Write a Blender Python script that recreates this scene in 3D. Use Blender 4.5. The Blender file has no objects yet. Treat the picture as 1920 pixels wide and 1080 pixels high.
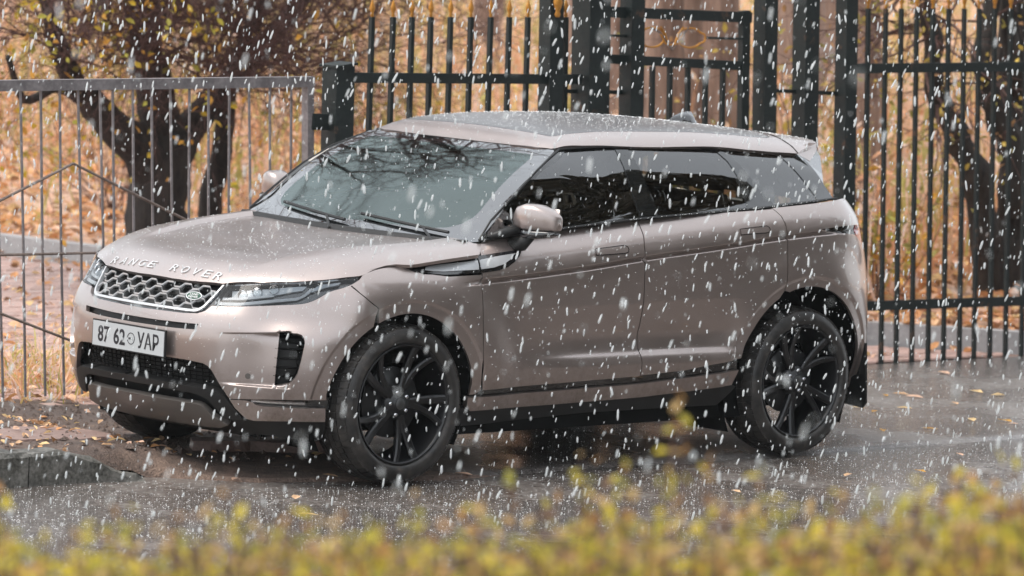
import bpy, bmesh, math, random
import numpy as np
from math import sin, cos, pi, radians
from mathutils import Vector, Matrix
from mathutils.geometry import delaunay_2d_cdt
random.seed(7); np.random.seed(7)
scene = bpy.context.scene
COL = scene.collection

# ---------------------------------------------------------------- camera, sky, sun, exposure
def cam_axes(yaw, pitch, roll):
    f = Vector((sin(yaw)*cos(pitch), cos(yaw)*cos(pitch), -sin(pitch)))
    r = Vector((cos(yaw), -sin(yaw), 0)); u = r.cross(f)
    return cos(roll)*r + sin(roll)*u, -sin(roll)*r + cos(roll)*u, f
CAM_POS = Vector((-13.5771586, -16.6916762, 2.9161452))
CR, CU, CF = cam_axes(0.76383331, 0.09237107, 0.05278696)
cam_data = bpy.data.cameras.new('camera'); cam = bpy.data.objects.new('camera', cam_data); COL.objects.link(cam)
cam.matrix_world = Matrix(((CR.x, CU.x, -CF.x, CAM_POS.x), (CR.y, CU.y, -CF.y, CAM_POS.y), (CR.z, CU.z, -CF.z, CAM_POS.z), (0,0,0,1)))
cam_data.sensor_width = 36; cam_data.lens = 8773.945/1920*36
cam_data.clip_start = .1; cam_data.clip_end = 600
cam_data.dof.use_dof = True; cam_data.dof.focus_distance = 21.8; cam_data.dof.aperture_fstop = 3.4
scene.camera = cam

SUN_EL, SUN_ROT = radians(64), radians(292)
world = bpy.data.worlds.new('World'); scene.world = world; world.use_nodes = True
wn = world.node_tree.nodes; wl = world.node_tree.links
sky = wn.new('ShaderNodeTexSky'); sky.sky_type = 'NISHITA'; sky.sun_disc = False
sky.sun_elevation = SUN_EL; sky.sun_rotation = SUN_ROT; sky.air_density = 1.0; sky.dust_density = 3.0; sky.ozone_density = 1.0
hsv = wn.new('ShaderNodeHueSaturation'); hsv.inputs['Saturation'].default_value = .55
bg = wn['Background']; bg.inputs['Strength'].default_value = .15
cloud = wn.new('ShaderNodeMix'); cloud.data_type = 'RGBA'; cloud.inputs[0].default_value = .62; cloud.inputs[7].default_value = (6.9, 7.2, 7.45, 1)
wl.new(sky.outputs[0], hsv.inputs['Color']); wl.new(hsv.outputs[0], cloud.inputs[6]); wl.new(cloud.outputs[2], bg.inputs['Color'])     # an even cloud layer over the clear sky
sun_d = bpy.data.lights.new('sun', 'SUN'); sun_d.energy = 1.5; sun_d.angle = radians(40); sun_d.color = (1, .93, .85)
sun = bpy.data.objects.new('sun', sun_d); COL.objects.link(sun)
# sky texture: rotation measured clockwise from +y
sdir = Vector((sin(SUN_ROT)*cos(SUN_EL), cos(SUN_ROT)*cos(SUN_EL), sin(SUN_EL)))
sun.rotation_euler = sdir.to_track_quat('Z', 'Y').to_euler(); sun.location = sdir*30
scene.view_settings.view_transform = 'Standard'; scene.view_settings.look = 'None'
scene.view_settings.exposure = 0.74; scene.view_settings.gamma = 1; scene.view_settings.use_curve_mapping = False

# ---------------------------------------------------------------- helpers
def tag(o, label=None, cat=None, group=None, kind=None):
    if label: o['label'] = label
    if cat: o['category'] = cat
    if group: o['group'] = group
    if kind: o['kind'] = kind
    return o
def empty(name, loc=(0,0,0), label=None, cat=None, group=None, parent=None):
    o = bpy.data.objects.new(name, None); COL.objects.link(o); o.location = loc; o.empty_display_size = .2
    if parent: o.parent = parent
    return tag(o, label, cat, group)
def link(name, me, mat=None, parent=None):
    if mat is not None:
        me.materials.clear(); me.materials.append(mat)
    o = bpy.data.objects.new(name, me); COL.objects.link(o)
    if parent: o.parent = parent
    return o
def mesh_obj(name, verts, faces, mat=None, parent=None, smooth=False):
    me = bpy.data.meshes.new(name); me.from_pydata([tuple(map(float, v)) for v in verts], [], [tuple(map(int, f)) for f in faces])
    if smooth: me.polygons.foreach_set('use_smooth', [True]*len(me.polygons))
    me.update()
    return link(name, me, mat, parent)
class MB:
    """collects simple solids and links them as one mesh"""
    def __init__(s): s.v = []; s.f = []
    def add(s, V, F):
        n = len(s.v); s.v += [tuple(map(float, q)) for q in V]; s.f += [tuple(int(i)+n for i in f) for f in F]; return s
    def box(s, c, d, R=None):
        c = Vector(c); h = Vector(d)/2
        V = [Vector((x*h.x, y*h.y, z*h.z)) for x in (-1,1) for y in (-1,1) for z in (-1,1)]
        if R is not None: V = [R @ q for q in V]
        return s.add([q + c for q in V], [(0,1,3,2),(4,6,7,5),(0,4,5,1),(2,3,7,6),(0,2,6,4),(1,5,7,3)])
    def tube(s, P, r, n=8, caps=True):
        P = [Vector(p) for p in P]; R = r if hasattr(r, '__len__') else [r]*len(P)
        V = []; F = []; up = None
        for i, p in enumerate(P):
            t = (P[min(i+1, len(P)-1)] - P[max(i-1, 0)]).normalized()
            if up is None:
                a = Vector((0,0,1)) if abs(t.z) < .9 else Vector((1,0,0)); up = (a - t*a.dot(t)).normalized()
            else: up = (up - t*up.dot(t)).normalized()
            w = t.cross(up)
            for k in range(n):
                an = 2*pi*(k+.5)/n; V.append(p + (up*cos(an) + w*sin(an))*R[i])
        for i in range(len(P)-1):
            for k in range(n):
                a = i*n+k; b = i*n+(k+1) % n; F.append((a, a+n, b+n, b))
        if caps: F.append(tuple(range(n))); F.append(tuple(reversed(range(len(V)-n, len(V)))))
        return s.add(V, F)
    def bar(s, a, b, w, d, up=(0,1,0)):
        a = Vector(a); b = Vector(b); t = (b-a).normalized(); u = Vector(up); u = (u - t*u.dot(t)).normalized(); x = t.cross(u)
        V = [p + x*(i*w/2) + u*(j*d/2) for p in (a, b) for i, j in ((-1,-1),(1,-1),(1,1),(-1,1))]
        return s.add(V, [(3,2,1,0),(4,5,6,7),(0,1,5,4),(1,2,6,5),(2,3,7,6),(3,0,4,7)])
    def build(s, name, mat=None, parent=None, smooth=False, auto=None):
        o = mesh_obj(name, s.v, s.f, mat, parent, smooth)
        return o

def new_mat(name, col, rough=.6, metal=0, spec=.5, coat=0, coat_r=.03):
    m = bpy.data.materials.new(name); m.use_nodes = True
    b = m.node_tree.nodes['Principled BSDF']
    b.inputs['Base Color'].default_value = (*col, 1); b.inputs['Roughness'].default_value = rough
    b.inputs['Metallic'].default_value = metal; b.inputs['Specular IOR Level'].default_value = spec
    b.inputs['Coat Weight'].default_value = coat; b.inputs['Coat Roughness'].default_value = coat_r
    return m
class NT:
    def __init__(s, m): s.m = m; s.n = m.node_tree.nodes; s.l = m.node_tree.links; s.b = s.n['Principled BSDF']; s.out = s.n['Material Output']
    def node(s, t, **k):
        n = s.n.new(t)
        for a, v in k.items():
            if a.startswith('i_'):
                key = a[2:].replace('_', ' ')
                n.inputs[int(key) if key.isdigit() else key].default_value = v
            else: setattr(n, a, v)
        return n
    def link(s, a, b): s.l.new(a, b)
    def coord(s, kind='Object', scale=(1,1,1)):
        t = s.node('ShaderNodeTexCoord'); m = s.node('ShaderNodeMapping'); m.inputs['Scale'].default_value = scale
        s.link(t.outputs[kind], m.inputs[0]); return m.outputs[0]
    def noise(s, vec, scale, detail=4, rough=.55, dist=0):
        n = s.node('ShaderNodeTexNoise'); n.inputs['Scale'].default_value = scale; n.inputs['Detail'].default_value = detail
        n.inputs['Roughness'].default_value = rough; n.inputs['Distortion'].default_value = dist
        s.link(vec, n.inputs['Vector']); return n.outputs['Fac']
    def ramp(s, fac, stops):
        r = s.node('ShaderNodeValToRGB'); e = r.color_ramp.elements
        while len(e) < len(stops): e.new(.5)
        for i, (p, c) in enumerate(stops):
            e[i].position = p; e[i].color = (*c, 1) if hasattr(c, '__len__') else (c, c, c, 1)
        s.link(fac, r.inputs[0]); return r.outputs[0]
    def mix(s, a, b, fac, blend='MIX'):
        m = s.node('ShaderNodeMix', data_type='RGBA', blend_type=blend)
        for k, v in ((6, a), (7, b), (0, fac)):
            if hasattr(v, 'is_linked') or hasattr(v, 'links'): s.link(v, m.inputs[k])
            else: m.inputs[k].default_value = v if not hasattr(v, '__len__') else (*v, 1)[:4]
        return m.outputs[2]
    def bump(s, h, strength=.4, dist=.01):
        b = s.node('ShaderNodeBump'); b.inputs['Strength'].default_value = strength; b.inputs['Distance'].default_value = dist
        s.link(h, b.inputs['Height']); return b.outputs[0]

# ---------------------------------------------------------------- car body surfaces (metres, car frame:
# x back from the front bumper, y across, near flank at negative y, z up)
def pchip(xs, ys, ext=False):
    xs = np.array(xs, float); ys = np.array(ys, float)
    h = np.diff(xs); dl = np.diff(ys) / h
    m = np.zeros_like(ys)
    for i in range(1, len(xs) - 1):
        if dl[i-1] * dl[i] > 0:
            w1 = 2*h[i] + h[i-1]; w2 = h[i] + 2*h[i-1]
            m[i] = (w1 + w2) / (w1/dl[i-1] + w2/dl[i])
    m[0] = dl[0]; m[-1] = dl[-1]
    def f(x):
        x = np.asarray(x, float)
        i = np.clip(np.searchsorted(xs, x, side='right') - 1, 0, len(xs) - 2)
        t = np.clip((x - xs[i]) / h[i], 0, 1)
        over = 0 if not ext else np.where(x < xs[0], (x - xs[0]) * m[0], np.where(x > xs[-1], (x - xs[-1]) * m[-1], 0))
        t2, t3 = t*t, t*t*t
        return (2*t3-3*t2+1)*ys[i] + (t3-2*t2+t)*h[i]*m[i] + (-2*t3+3*t2)*ys[i+1] + (t3-t2)*h[i]*m[i+1] + over
    return f

def sstep(a, b, x):
    t = np.clip((np.asarray(x, float) - a) / (b - a), 0, 1)
    return t*t*t*(t*(t*6 - 15) + 10)

def gsmooth(v, n, closed=False):
    for _ in range(n):
        w = v.copy(); w[1:-1] = (v[:-2] + 2*v[1:-1] + v[2:]) / 4; v = w
    return v

# plan outline of the half body at its widest, from the front centre round to the rear centre
PLAN = np.array([(0,0),(.006,.15),(.022,.30),(.052,.44),(.105,.58),(.19,.705),(.31,.81),(.47,.878),(.66,.912),(.9,.926),
                 (1.2,.928),(1.6,.926),(2.1,.928),(2.6,.930),(3.1,.936),(3.45,.938),(3.75,.925),(3.98,.885),(4.14,.82),
                 (4.25,.72),(4.315,.58),(4.345,.40),(4.362,.2),(4.37,0)], float)
def _dense(P, n=900):
    # catmull-rom through the points, mirrored ends so that the outline leaves the centre line squarely
    Q = np.vstack([P[1]*[1,-1], P, P[-2]*[1,-1]])
    out = []
    for i in range(1, len(Q)-2):
        for t in np.linspace(0, 1, 24, endpoint=False):
            a,b,c,d = Q[i-1],Q[i],Q[i+1],Q[i+2]
            out.append(.5*((2*b)+(-a+c)*t+(2*a-5*b+4*c-d)*t*t+(-a+3*b-3*c+d)*t**3))
    out.append(P[-1]); out = np.array(out)
    L = np.r_[0, np.cumsum(np.hypot(*np.diff(out, axis=0).T))]
    s = np.linspace(0, L[-1], n)
    x = np.interp(s, L, out[:,0]); y = np.interp(s, L, out[:,1])
    x = gsmooth(x, 220); y = gsmooth(y, 220)
    L = np.r_[0, np.cumsum(np.hypot(np.diff(x), np.diff(y)))]
    return L, x, y
PS, PX, PY = _dense(PLAN)
_tx, _ty = np.gradient(PX, PS), np.gradient(PY, PS)
_l = np.hypot(_tx, _ty); PNX, PNY = -_ty/_l, _tx/_l          # outward normal of the half with y>0
PNX[0], PNY[0] = -1, 0; PNX[-1], PNY[-1] = 1, 0

WF, WR, WZ = .873, 3.554, .365                                  # wheel centres
zcrease = pchip([0,.9,1.24,1.32,1.53,2.02,2.40,2.91,3.385,3.65,4.1],[.90,.905,.922,.928,.940,.977,1.015,1.0574,1.101,1.117,1.13])
f_front = pchip([.16,.21,.26,.32,.40,.50,.58,.64,.70,.75,.80,.86,.92,.98,1.05,1.12],
                [.24,.17,.11,.065,.03,.010,.002,0,.006,.022,.052,.098,.145,.20,.29,.42], ext=True)
f_rear = pchip([.2,.3,.45,.6,.8,.95,1.05,1.13,1.2,1.3],[.14,.09,.04,.02,.015,.045,.08,.12,.175,.28], ext=True)
f_low = pchip([.2,.30,.38,.44,.475,.505,.535,.575,.63,.70,.80],[.10,.05,.024,.010,.004,.000,.008,.034,.040,.022,.0])
f_lowplain = pchip([.2,.30,.38,.45,.55,.80],[.10,.05,.024,.010,.002,0])
f_up = pchip([-.30,-.08,-.026,-.014,-.008,.002,.010,.02,.06,.10,.14,.2],[0,0,.0015,.003,.024,.026,.004,.0045,.018,.042,.075,.135], ext=True)
f_upplain = pchip([-.30,-.12,-.02,.05,.09,.13,.2],[0,0,.005,.018,.04,.072,.135], ext=True)
f_upfront = pchip([-.30,-.14,-.04,.02,.06,.10,.15,.2],[0,.001,.012,.032,.055,.088,.14,.20], ext=True)

RECESS = [.045]
def body_offset(s, z):
    """inward offset from the plan outline at arclength s (>=0) and height z"""
    s = np.asarray(s, float); z = np.asarray(z, float)
    x = np.interp(s, PS, PX); y = np.interp(s, PS, PY)
    wf = 1 - sstep(.35, 1.05, s)
    S1 = PS[-1]
    wr = sstep(S1 - 1.25, S1 - .55, s)
    ws = 1 - wf - wr
    lowm = sstep(1.38, 2.15, x) * (1 - sstep(2.95, 3.2, x))
    low = f_low(z)*lowm + f_lowplain(z)*(1-lowm)
    cm = sstep(1.18, 1.42, x) * (1 - sstep(3.85, 4.05, x))
    u = z - zcrease(x)
    kf = 1 - sstep(1.0, 1.4, x)
    up = f_up(u)*cm + (f_upplain(u)*(1-kf) + f_upfront(u)*kf)*(1-cm)
    side = low + up
    d = wf*f_front(z) + ws*side + wr*f_rear(z)
    d = d + .045*sstep(.55, .85, s)*(1 - sstep(.98, 1.25, s))*sstep(.64, .80, z)       # swept headlamp corner
    # wheel arch swell and lip
    for cx, amp in ((WF, .034), (WR, .026)):      # swell, then lip
        r = np.hypot((x-cx)*.98, (z-WZ))
        sw = amp * (1 - sstep(.50, .80, r)) * sstep(.1, .5, r)
        up_ = sstep(.30, .62, z)
        d = d - sw*(.45+.55*up_)*np.where(s > .5, 1, sstep(.30,.5,s))
        e0 = .478 if cx < 2 else .524
        d = d + .011*(1 - sstep(e0-.003, e0+.016, r))*sstep(.3,.4,z)      # the lip steps back a little
    # recess round the fog lamp pocket in the front corner
    zt = .688 + .066*(s-.527)
    m = sstep(.50, .80, s)*(1 - sstep(.86, .88, s)) * sstep(.449,.462,z)*(1-sstep(zt-.009,zt,z))
    d = d + RECESS[0]*m
    return d

def body(s, z):
    """point on the body side, s signed (s>0 is the near flank)"""
    s = np.asarray(s, float); z = np.asarray(z, float)
    a = np.abs(s); d = body_offset(a, z)
    x = np.interp(a, PS, PX) - np.interp(a, PS, PNX)*d
    y = np.interp(a, PS, PY) - np.interp(a, PS, PNY)*d
    y = np.where(s > 0, -y, y)
    return np.stack([x, y, z + 0*x], -1)

# hood: height over (x,y)
h_max = pchip([0,.14,.3,.5,.8,1.26,1.5],[.985,.993,1.008,1.028,1.060,1.100,1.118], ext=True)
h_amp = pchip([0,.14,.3,.55,.8,1.05,1.4],[.30,.28,.22,.17,.125,.095,.08])
h_g = pchip([-.05,0,.03,.06,.10,.15,.20,.30,.45,.6],[1.25,1,.80,.62,.43,.28,.18,.06,.0,0])
def plan_dist(x, y):
    x = np.asarray(x, float); y = np.abs(np.asarray(y, float))
    sh = np.broadcast(x, y).shape
    X = np.broadcast_to(x, sh).reshape(-1,1); Y = np.broadcast_to(y, sh).reshape(-1,1)
    k = slice(0, 460, 2)
    d2 = (X - PX[k])**2 + (Y - PY[k])**2
    i = d2.argmin(1)
    ii = np.arange(0, 460, 2)[i]
    q = -((X[:,0]-PX[ii])*PNX[ii] + (Y[:,0]-PY[ii])*PNY[ii])
    return q.reshape(sh)
def hood_z(x, y):
    q = plan_dist(x, y)
    z = h_max(x) - h_amp(x)*h_g(q)
    # raised shoulders running back to the screen corners
    yy = np.abs(y); yr = .50 + .20*sstep(.2, 1.3, x)
    k = sstep(.28, .7, x)
    z = z + k*.026*sstep(yr-.050, yr+.012, yy) - .012*k*(1 - (yy/.9)**2)*.6
    return z
def hood(x, y):
    x = np.asarray(x, float); y = np.asarray(y, float)
    return np.stack([x, y, hood_z(x, y)], -1)

# windscreen: x over (y,z)
def screen(y, z):
    y = np.asarray(y, float); z = np.asarray(z, float)
    t = (z - 1.095)/.435
    x = 1.255 + t*.735 + (.155+.0*t)*y*y - .072*np.sin(np.pi*np.clip(t,0,1)**1.5)
    return np.stack([x, y, z], -1)

# roof: height over (x,y)
r_c = pchip([1.9,1.99,2.05,2.15,2.3,2.5,2.75,3.0,3.3,3.6,3.9,4.1,4.3,4.5],[1.47,1.530,1.568,1.598,1.618,1.629,1.633,1.631,1.618,1.595,1.568,1.549,1.526,1.500], ext=True)
r_w = pchip([1.9,2.1,2.5,3.0,3.5,3.8,4.1,4.4],[.63,.645,.665,.668,.65,.63,.60,.57])
r_d = pchip([1.9,2.05,2.3,2.7,3.4,3.8,4.2],[.02,.045,.080,.102,.095,.088,.08])
def roof_z(x, y):
    v = np.abs(y)/r_w(x)
    return r_c(x) - r_d(x)*(.22*v**2 + .78*v**8)
def roof(x, y):
    x = np.asarray(x, float); y = np.asarray(y, float)
    return np.stack([x, y, roof_z(x, y)], -1)

# side glass and pillars: y over (x,z), near flank negative
g_b = pchip([1.2,1.5,2.0,2.6,3.2,3.6,3.9,4.2],[.815,.832,.845,.848,.838,.812,.775,.72], ext=True)
g_zb = pchip([1.2,1.35,2.4,3.36,3.9],[1.09,1.105,1.195,1.24,1.272], ext=True)
g_t = pchip([1.2,1.9,2.1,2.5,3.0,3.5,3.8,4.1],[.60,.625,.640,.655,.655,.635,.61,.57], ext=True)
g_zt = pchip([1.2,2.07,2.5,3.1,3.76,4.2],[1.50,1.522,1.532,1.518,1.486,1.45], ext=True)
def glass(x, z):
    x = np.asarray(x, float); z = np.asarray(z, float)
    b, t = g_zb(x), g_zt(x)
    k = (z - b)/(t - b)
    y = g_b(x) + (g_t(x)-g_b(x))*k + (.020 + .044*(1-sstep(1.9, 2.5, x)))*np.sin(np.pi*np.clip(k,0,1)**1.7)
    return np.stack([x, -y, z], -1)

D = {
 'hl_low': [(0.4579, 0.7981), (0.5751, 0.8045), (0.7013, 0.8148), (0.852, 0.827), (0.928, 0.8353), (0.9767, 0.8489), (1.0168, 0.8678), (1.0673, 0.894), (1.1221, 0.9111), (1.1716, 0.9302), (1.2086, 0.9511), (1.2382, 0.9692)],
 'hl_up_b': [(0.4671, 0.8962), (0.5289, 0.9011), (0.7082, 0.918), (0.8776, 0.9305), (1.0389, 0.9435), (1.1602, 0.9601), (1.2382, 0.9692)],
 'grl_low': [(0.0799, 0.751), (0.3102, 0.7532), (0.3938, 0.7592), (0.4335, 0.7735), (0.4597, 0.7947)],
 'bf': [(1.1605, 0.9207), (1.1957, 0.8892), (1.2363, 0.8563), (1.2867, 0.8195)],
 'hood_lead': [(0.1278, 0.058), (0.1287, -0.1354), (0.1477, -0.3043), (0.1749, -0.4274), (0.1917, -0.4751), (0.2611, -0.6023), (0.3531, -0.7065), (0.4651, -0.7838), (0.5733, -0.8325), (0.6433, -0.8556), (0.7067, -0.8525), (0.7612, -0.8567), (0.8296, -0.8756), (0.8944, -0.903), (1.0243, -0.9161), (1.1585, -0.9223), (1.3033, -0.9294)],
 'fend_top': [(1.2376, 0.9681), (1.2731, 0.9791), (1.326, 0.9909), (1.3836, 0.9981), (1.4517, 1.0005), (1.4942, 0.9976), (1.5312, 0.9914), (1.589, 0.969), (1.6441, 0.9667), (1.7446, 0.9556), (1.928, 0.9609)],
 'gf_A': [(1.436, 1.1194), (1.6247, 1.2665), (1.67, 1.3083), (1.8351, 1.41), (1.8822, 1.4313), (2.0662, 1.4987)],
 'win_A': [(1.3866, 1.1126), (1.5934, 1.2817), (1.6753, 1.3378), (1.8331, 1.4313), (1.9591, 1.4847), (2.0553, 1.5193)],
 'tailq': [(4.244, 1.1342), (4.3366, 1.1193), (4.4137, 1.1115), (4.514, 1.1023), (4.5553, 1.095), (4.6231, 1.0617), (4.6789, 1.0313)],
 'tailq2': [(4.2524, 1.138), (4.4193, 1.1458), (4.5312, 1.1483), (4.6266, 1.1442), (4.6966, 1.1103), (4.7115, 1.0887)],
 'Bl': [(3.0162, 1.189), (3.0373, 1.1747), (3.0405, 1.1533), (3.0292, 1.1198), (3.0124, 1.0762), (3.0041, 1.0415), (3.0261, 1.0133), (3.0046, 0.9749), (3.0098, 0.8974), (3.0252, 0.7671), (3.0629, 0.6328), (3.0239, 0.509), (3.0347, 0.4427)],
 'Cl': [(3.9462, 1.2367), (3.974, 1.2169), (3.9852, 1.1894), (3.9887, 1.1591), (3.9878, 1.1232), (4.0146, 1.097), (3.9918, 1.0732), (3.989, 1.0078), (3.982, 0.9294), (3.9872, 0.8624)],
 'Dl': [(1.9826, 1.098), (1.9857, 1.082), (1.9752, 1.0545), (1.959, 1.0198), (1.9451, 0.9846), (1.9373, 0.9486), (1.935, 0.8997), (1.9248, 0.7527), (1.9307, 0.6029), (1.9533, 0.4999), (1.9742, 0.409)],
}

FN = {
 'grey_bars': [((0.642, 1.625), (0.747, 0.231)), ((0.785, 1.625), (0.889, 0.225)), ((0.913, 1.626), (1.016, 0.221)), ((1.034, 1.626), (1.137, 0.216)), ((1.15, 1.626), (1.253, 0.212)), ((1.291, 1.627), (1.392, 0.207)), ((1.374, 1.627), (1.475, 0.204)), ((1.506, 1.628), (1.606, 0.199)), ((1.628, 1.628), (1.728, 0.194)), ((1.752, 1.629), (1.851, 0.19)), ((1.88, 1.629), (1.978, 0.185)), ((2.008, 1.63), (2.106, 0.18)), ((2.149, 1.63), (2.245, 0.175)), ((2.283, 1.631), (2.379, 0.17)), ((2.426, 1.631), (2.521, 0.165)), ((2.574, 1.632), (2.668, 0.159))],
 'grey_rail': [(0.437, 1.632), (2.717, 1.664)],
 'grey_post': [(2.688, 1.686), (2.778, 0.284)],
 'grey_rods': [[(0.568, 1.018), (1.127, 1.243), (1.878, 0.947), (2.511, 0.697)], [(0.58, 0.788), (1.71, 0.784)], [(0.593, 0.531), (1.125, 0.353), (1.389, 0.265)]],
 'dark_bars': [((3.093, 2.013), (3.136, 0.41)), ((3.244, 2.015), (3.287, 0.405)), ((3.381, 2.017), (3.426, 0.401)), ((3.518, 2.019), (3.565, 0.397)), ((3.663, 2.021), (3.711, 0.393)), ((3.813, 2.023), (3.862, 0.388)), ((3.961, 2.025), (4.01, 0.384)), ((4.101, 2.027), (4.152, 0.38)), ((4.242, 2.029), (4.295, 0.375))],
 'dark_bars2': [((4.532, 2.033), (4.625, 0.275))],
 'dark_rail': [(2.896, 1.69), (4.657, 1.69)],
 'dark_rail_low': [(2.972, 0.521), (4.751, 0.443)],
 'postL': [(2.873, 1.752), (2.924, 0.393)],
 'posts': [[(4.412, 2.214), (4.517, 0.195), 0.102], [(4.721, 2.22), (4.83, 0.184), 0.161], [(5.044, 2.226), (5.157, 0.173), 0.105], [(6.131, 2.247), (6.259, 0.135), 0.105], [(6.474, 2.253), (6.607, 0.123), 0.117], [(6.823, 2.26), (6.96, 0.111), 0.099]],
 'gate_stile': [(5.975, 2.09), (6.097, 0.125)],
 'gate_top': [(4.817, 2.067), (6.027, 2.051)],
 'gate_mid': [(4.837, 1.805), (6.006, 1.771)],
 'gate_bars': [((5.247, 1.763), (5.335, 0.198)), ((5.388, 1.764), (5.478, 0.193)), ((5.535, 1.765), (5.627, 0.188)), ((5.679, 1.766), (5.772, 0.183)), ((5.82, 1.767), (5.914, 0.178))],
 'ring': [(5.216, 1.928), (5.518, 1.929), (5.684, 1.931), (5.948, 1.928), (5.377, 1.846), (5.362, 2.036), (5.513, 1.986)],
 'right_bars': [((7.017, 2.119), (7.159, 0.0)), ((7.172, 2.121), (7.316, 0.001)), ((7.31, 2.123), (7.455, 0.002)), ((7.448, 2.126), (7.594, 0.002)), ((7.592, 2.128), (7.74, 0.003)), ((7.736, 2.13), (7.886, 0.003)), ((7.878, 2.132), (8.029, 0.004)), ((8.015, 2.134), (8.167, 0.004)), ((8.158, 2.137), (8.312, 0.005)), ((8.307, 2.139), (8.462, 0.005)), ((8.457, 2.141), (8.614, 0.006)), ((8.608, 2.144), (8.767, 0.006)), ((8.76, 2.146), (8.921, 0.007))],
 'right_rail': [(6.918, 1.765), (9.129, 1.797)],
 'right_low': [(7.042, 0.351), (9.275, 0.338)],
 'thin': [(4.501, 1.622), (5.02, 1.614), (6.264, 1.631), (6.437, 1.625), (6.792, 1.614)],
}

# ---------------------------------------------------------------- materials of the car
def mk_paint(name='car_paint', cr=.04, wet=False):
    m = new_mat(name, (.345,.288,.272), .28, .80, .5, 1.0, cr); t = NT(m)
    v = t.coord('Object'); n = t.noise(v, 900, 2); c = t.ramp(n, [(.3, (.368,.308,.286)), (.7, (.455,.385,.360))])
    road = t.noise(v, 5, 5, .6)
    vo = t.node('ShaderNodeTexVoronoi'); vo.inputs['Scale'].default_value = 85; t.link(v, vo.inputs['Vector'])      # beads of water
    bead = t.ramp(vo.outputs['Distance'], [(.10, 1), (.30, 0)]); dr = t.noise(v, 23, 3, .6); bd = t.node('ShaderNodeMath', operation='MULTIPLY'); t.link(bead, bd.inputs[0]); t.link(t.ramp(dr, [(.50, 0), (.58, 1)]), bd.inputs[1])
    t.link(t.bump(bd.outputs[0], .9 if wet else .22, .0012), t.b.inputs['Coat Normal'])
    # dried road spray thrown up on the lower panels
    sx = t.node('ShaderNodeSeparateXYZ'); t.link(v, sx.inputs[0])
    mr = t.node('ShaderNodeMapRange'); mr.inputs[1].default_value = .72; mr.inputs[2].default_value = .22; t.link(sx.outputs[2], mr.inputs[0])
    sp = t.noise(v, 38, 6, .75); sp2 = t.noise(t.coord('Object', (1,1,.35)), 7, 5, .7)
    m1 = t.node('ShaderNodeMath', operation='MULTIPLY'); t.link(sp, m1.inputs[0]); t.link(sp2, m1.inputs[1])
    m2 = t.node('ShaderNodeMath', operation='MULTIPLY'); t.link(m1.outputs[0], m2.inputs[0]); t.link(mr.outputs[0], m2.inputs[1])
    dm = t.ramp(m2.outputs[0], [(.10, 0), (.34, .75)]); c = t.mix(c, (.16,.125,.10), dm)
    cw = t.node('ShaderNodeMapRange'); cw.inputs[3].default_value = 1; cw.inputs[4].default_value = .25; t.link(dm, cw.inputs[0]); t.link(cw.outputs[0], t.b.inputs['Coat Weight'])
    t.link(c, t.b.inputs['Base Color'])
    r = t.ramp(road, [(.35, .28), (.7, .38)]); t.link(r, t.b.inputs['Roughness'])
    return m
def mk_glass(name, tint, ior=1.9, rough=.01, bluish=(1,1,1)):
    m = bpy.data.materials.new(name); m.use_nodes = True; t = NT(m)
    tr = t.node('ShaderNodeBsdfTransparent'); tr.inputs[0].default_value = (*tint, 1)
    gl = t.node('ShaderNodeBsdfGlossy'); gl.inputs['Roughness'].default_value = rough; gl.inputs[0].default_value = (*bluish, 1)
    fr = t.node('ShaderNodeFresnel'); fr.inputs[0].default_value = ior
    mx = t.node('ShaderNodeMixShader'); t.link(fr.outputs[0], mx.inputs[0]); t.link(tr.outputs[0], mx.inputs[1]); t.link(gl.outputs[0], mx.inputs[2])
    t.link(mx.outputs[0], t.out.inputs[0]); return m
M = {}
M['paint'] = mk_paint()
M['paint_wet'] = mk_paint('sleet_dusted_paint', .24, True)
M['black_gloss'] = new_mat('gloss_black_trim', (.008,.008,.009), .12, 0, .6, 1, .02)
M['piano'] = new_mat('black_roof_glass', (.035,.033,.034), .45, 0, .8, 1, .32)
M['frit'] = new_mat('black_glass_border', (.010,.011,.012), .04, 0, 1.0, 1, .01); M['frit'].node_tree.nodes['Principled BSDF'].inputs['Coat IOR'].default_value = 2.1
M['frit_side'] = new_mat('gloss_black_pillar', (.008,.009,.009), .05, 0, .6, 1, .01)
M['plastic'] = new_mat('matt_black_plastic', (.014,.014,.014), .5, 0, .4)
M['dark'] = new_mat('dark_underside', (.006,.006,.006), .9, 0, .1)
M['skid'] = new_mat('warm_grey_skid', (.125,.112,.102), .42, .3, .5, .3, .1)
M['chrome'] = new_mat('satin_silver', (.62,.63,.64), .22, 1)
M['silver'] = new_mat('silver_letters', (.55,.55,.55), .4, .3)
M['grille'] = new_mat('satin_grille_silver', (.58,.59,.60), .35, .45)
M['lamp_in'] = new_mat('lamp_reflector', (.26,.28,.30), .35, .5)
M['lamp_white'] = new_mat('lamp_light_guide', (.42,.44,.46), .35)
M['red_lens'] = new_mat('red_lamp_lens', (.35,.02,.03), .1, 0, .6, 1, .02)
M['glass_screen'] = mk_glass('windscreen_glass', (.46,.58,.52), 2.15, .05, (.86,1,.96))
M['glass_side'] = mk_glass('tinted_side_glass', (.24,.27,.25), 2.2, .012)
M['lens'] = mk_glass('clear_lamp_lens', (.93,.95,.96), 1.45, .02)
M['seat'] = new_mat('dark_seat_leather', (.02,.019,.018), .6)
M['plate'] = new_mat('plate_white', (.46,.48,.49), .45)
M['ink'] = new_mat('plate_black_ink', (.015,.015,.02), .5)
M['steel'] = new_mat('brake_steel', (.10,.10,.10), .45, .8)
M['badge'] = new_mat('badge_green', (.03,.08,.055), .6, 0, .3)
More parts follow.
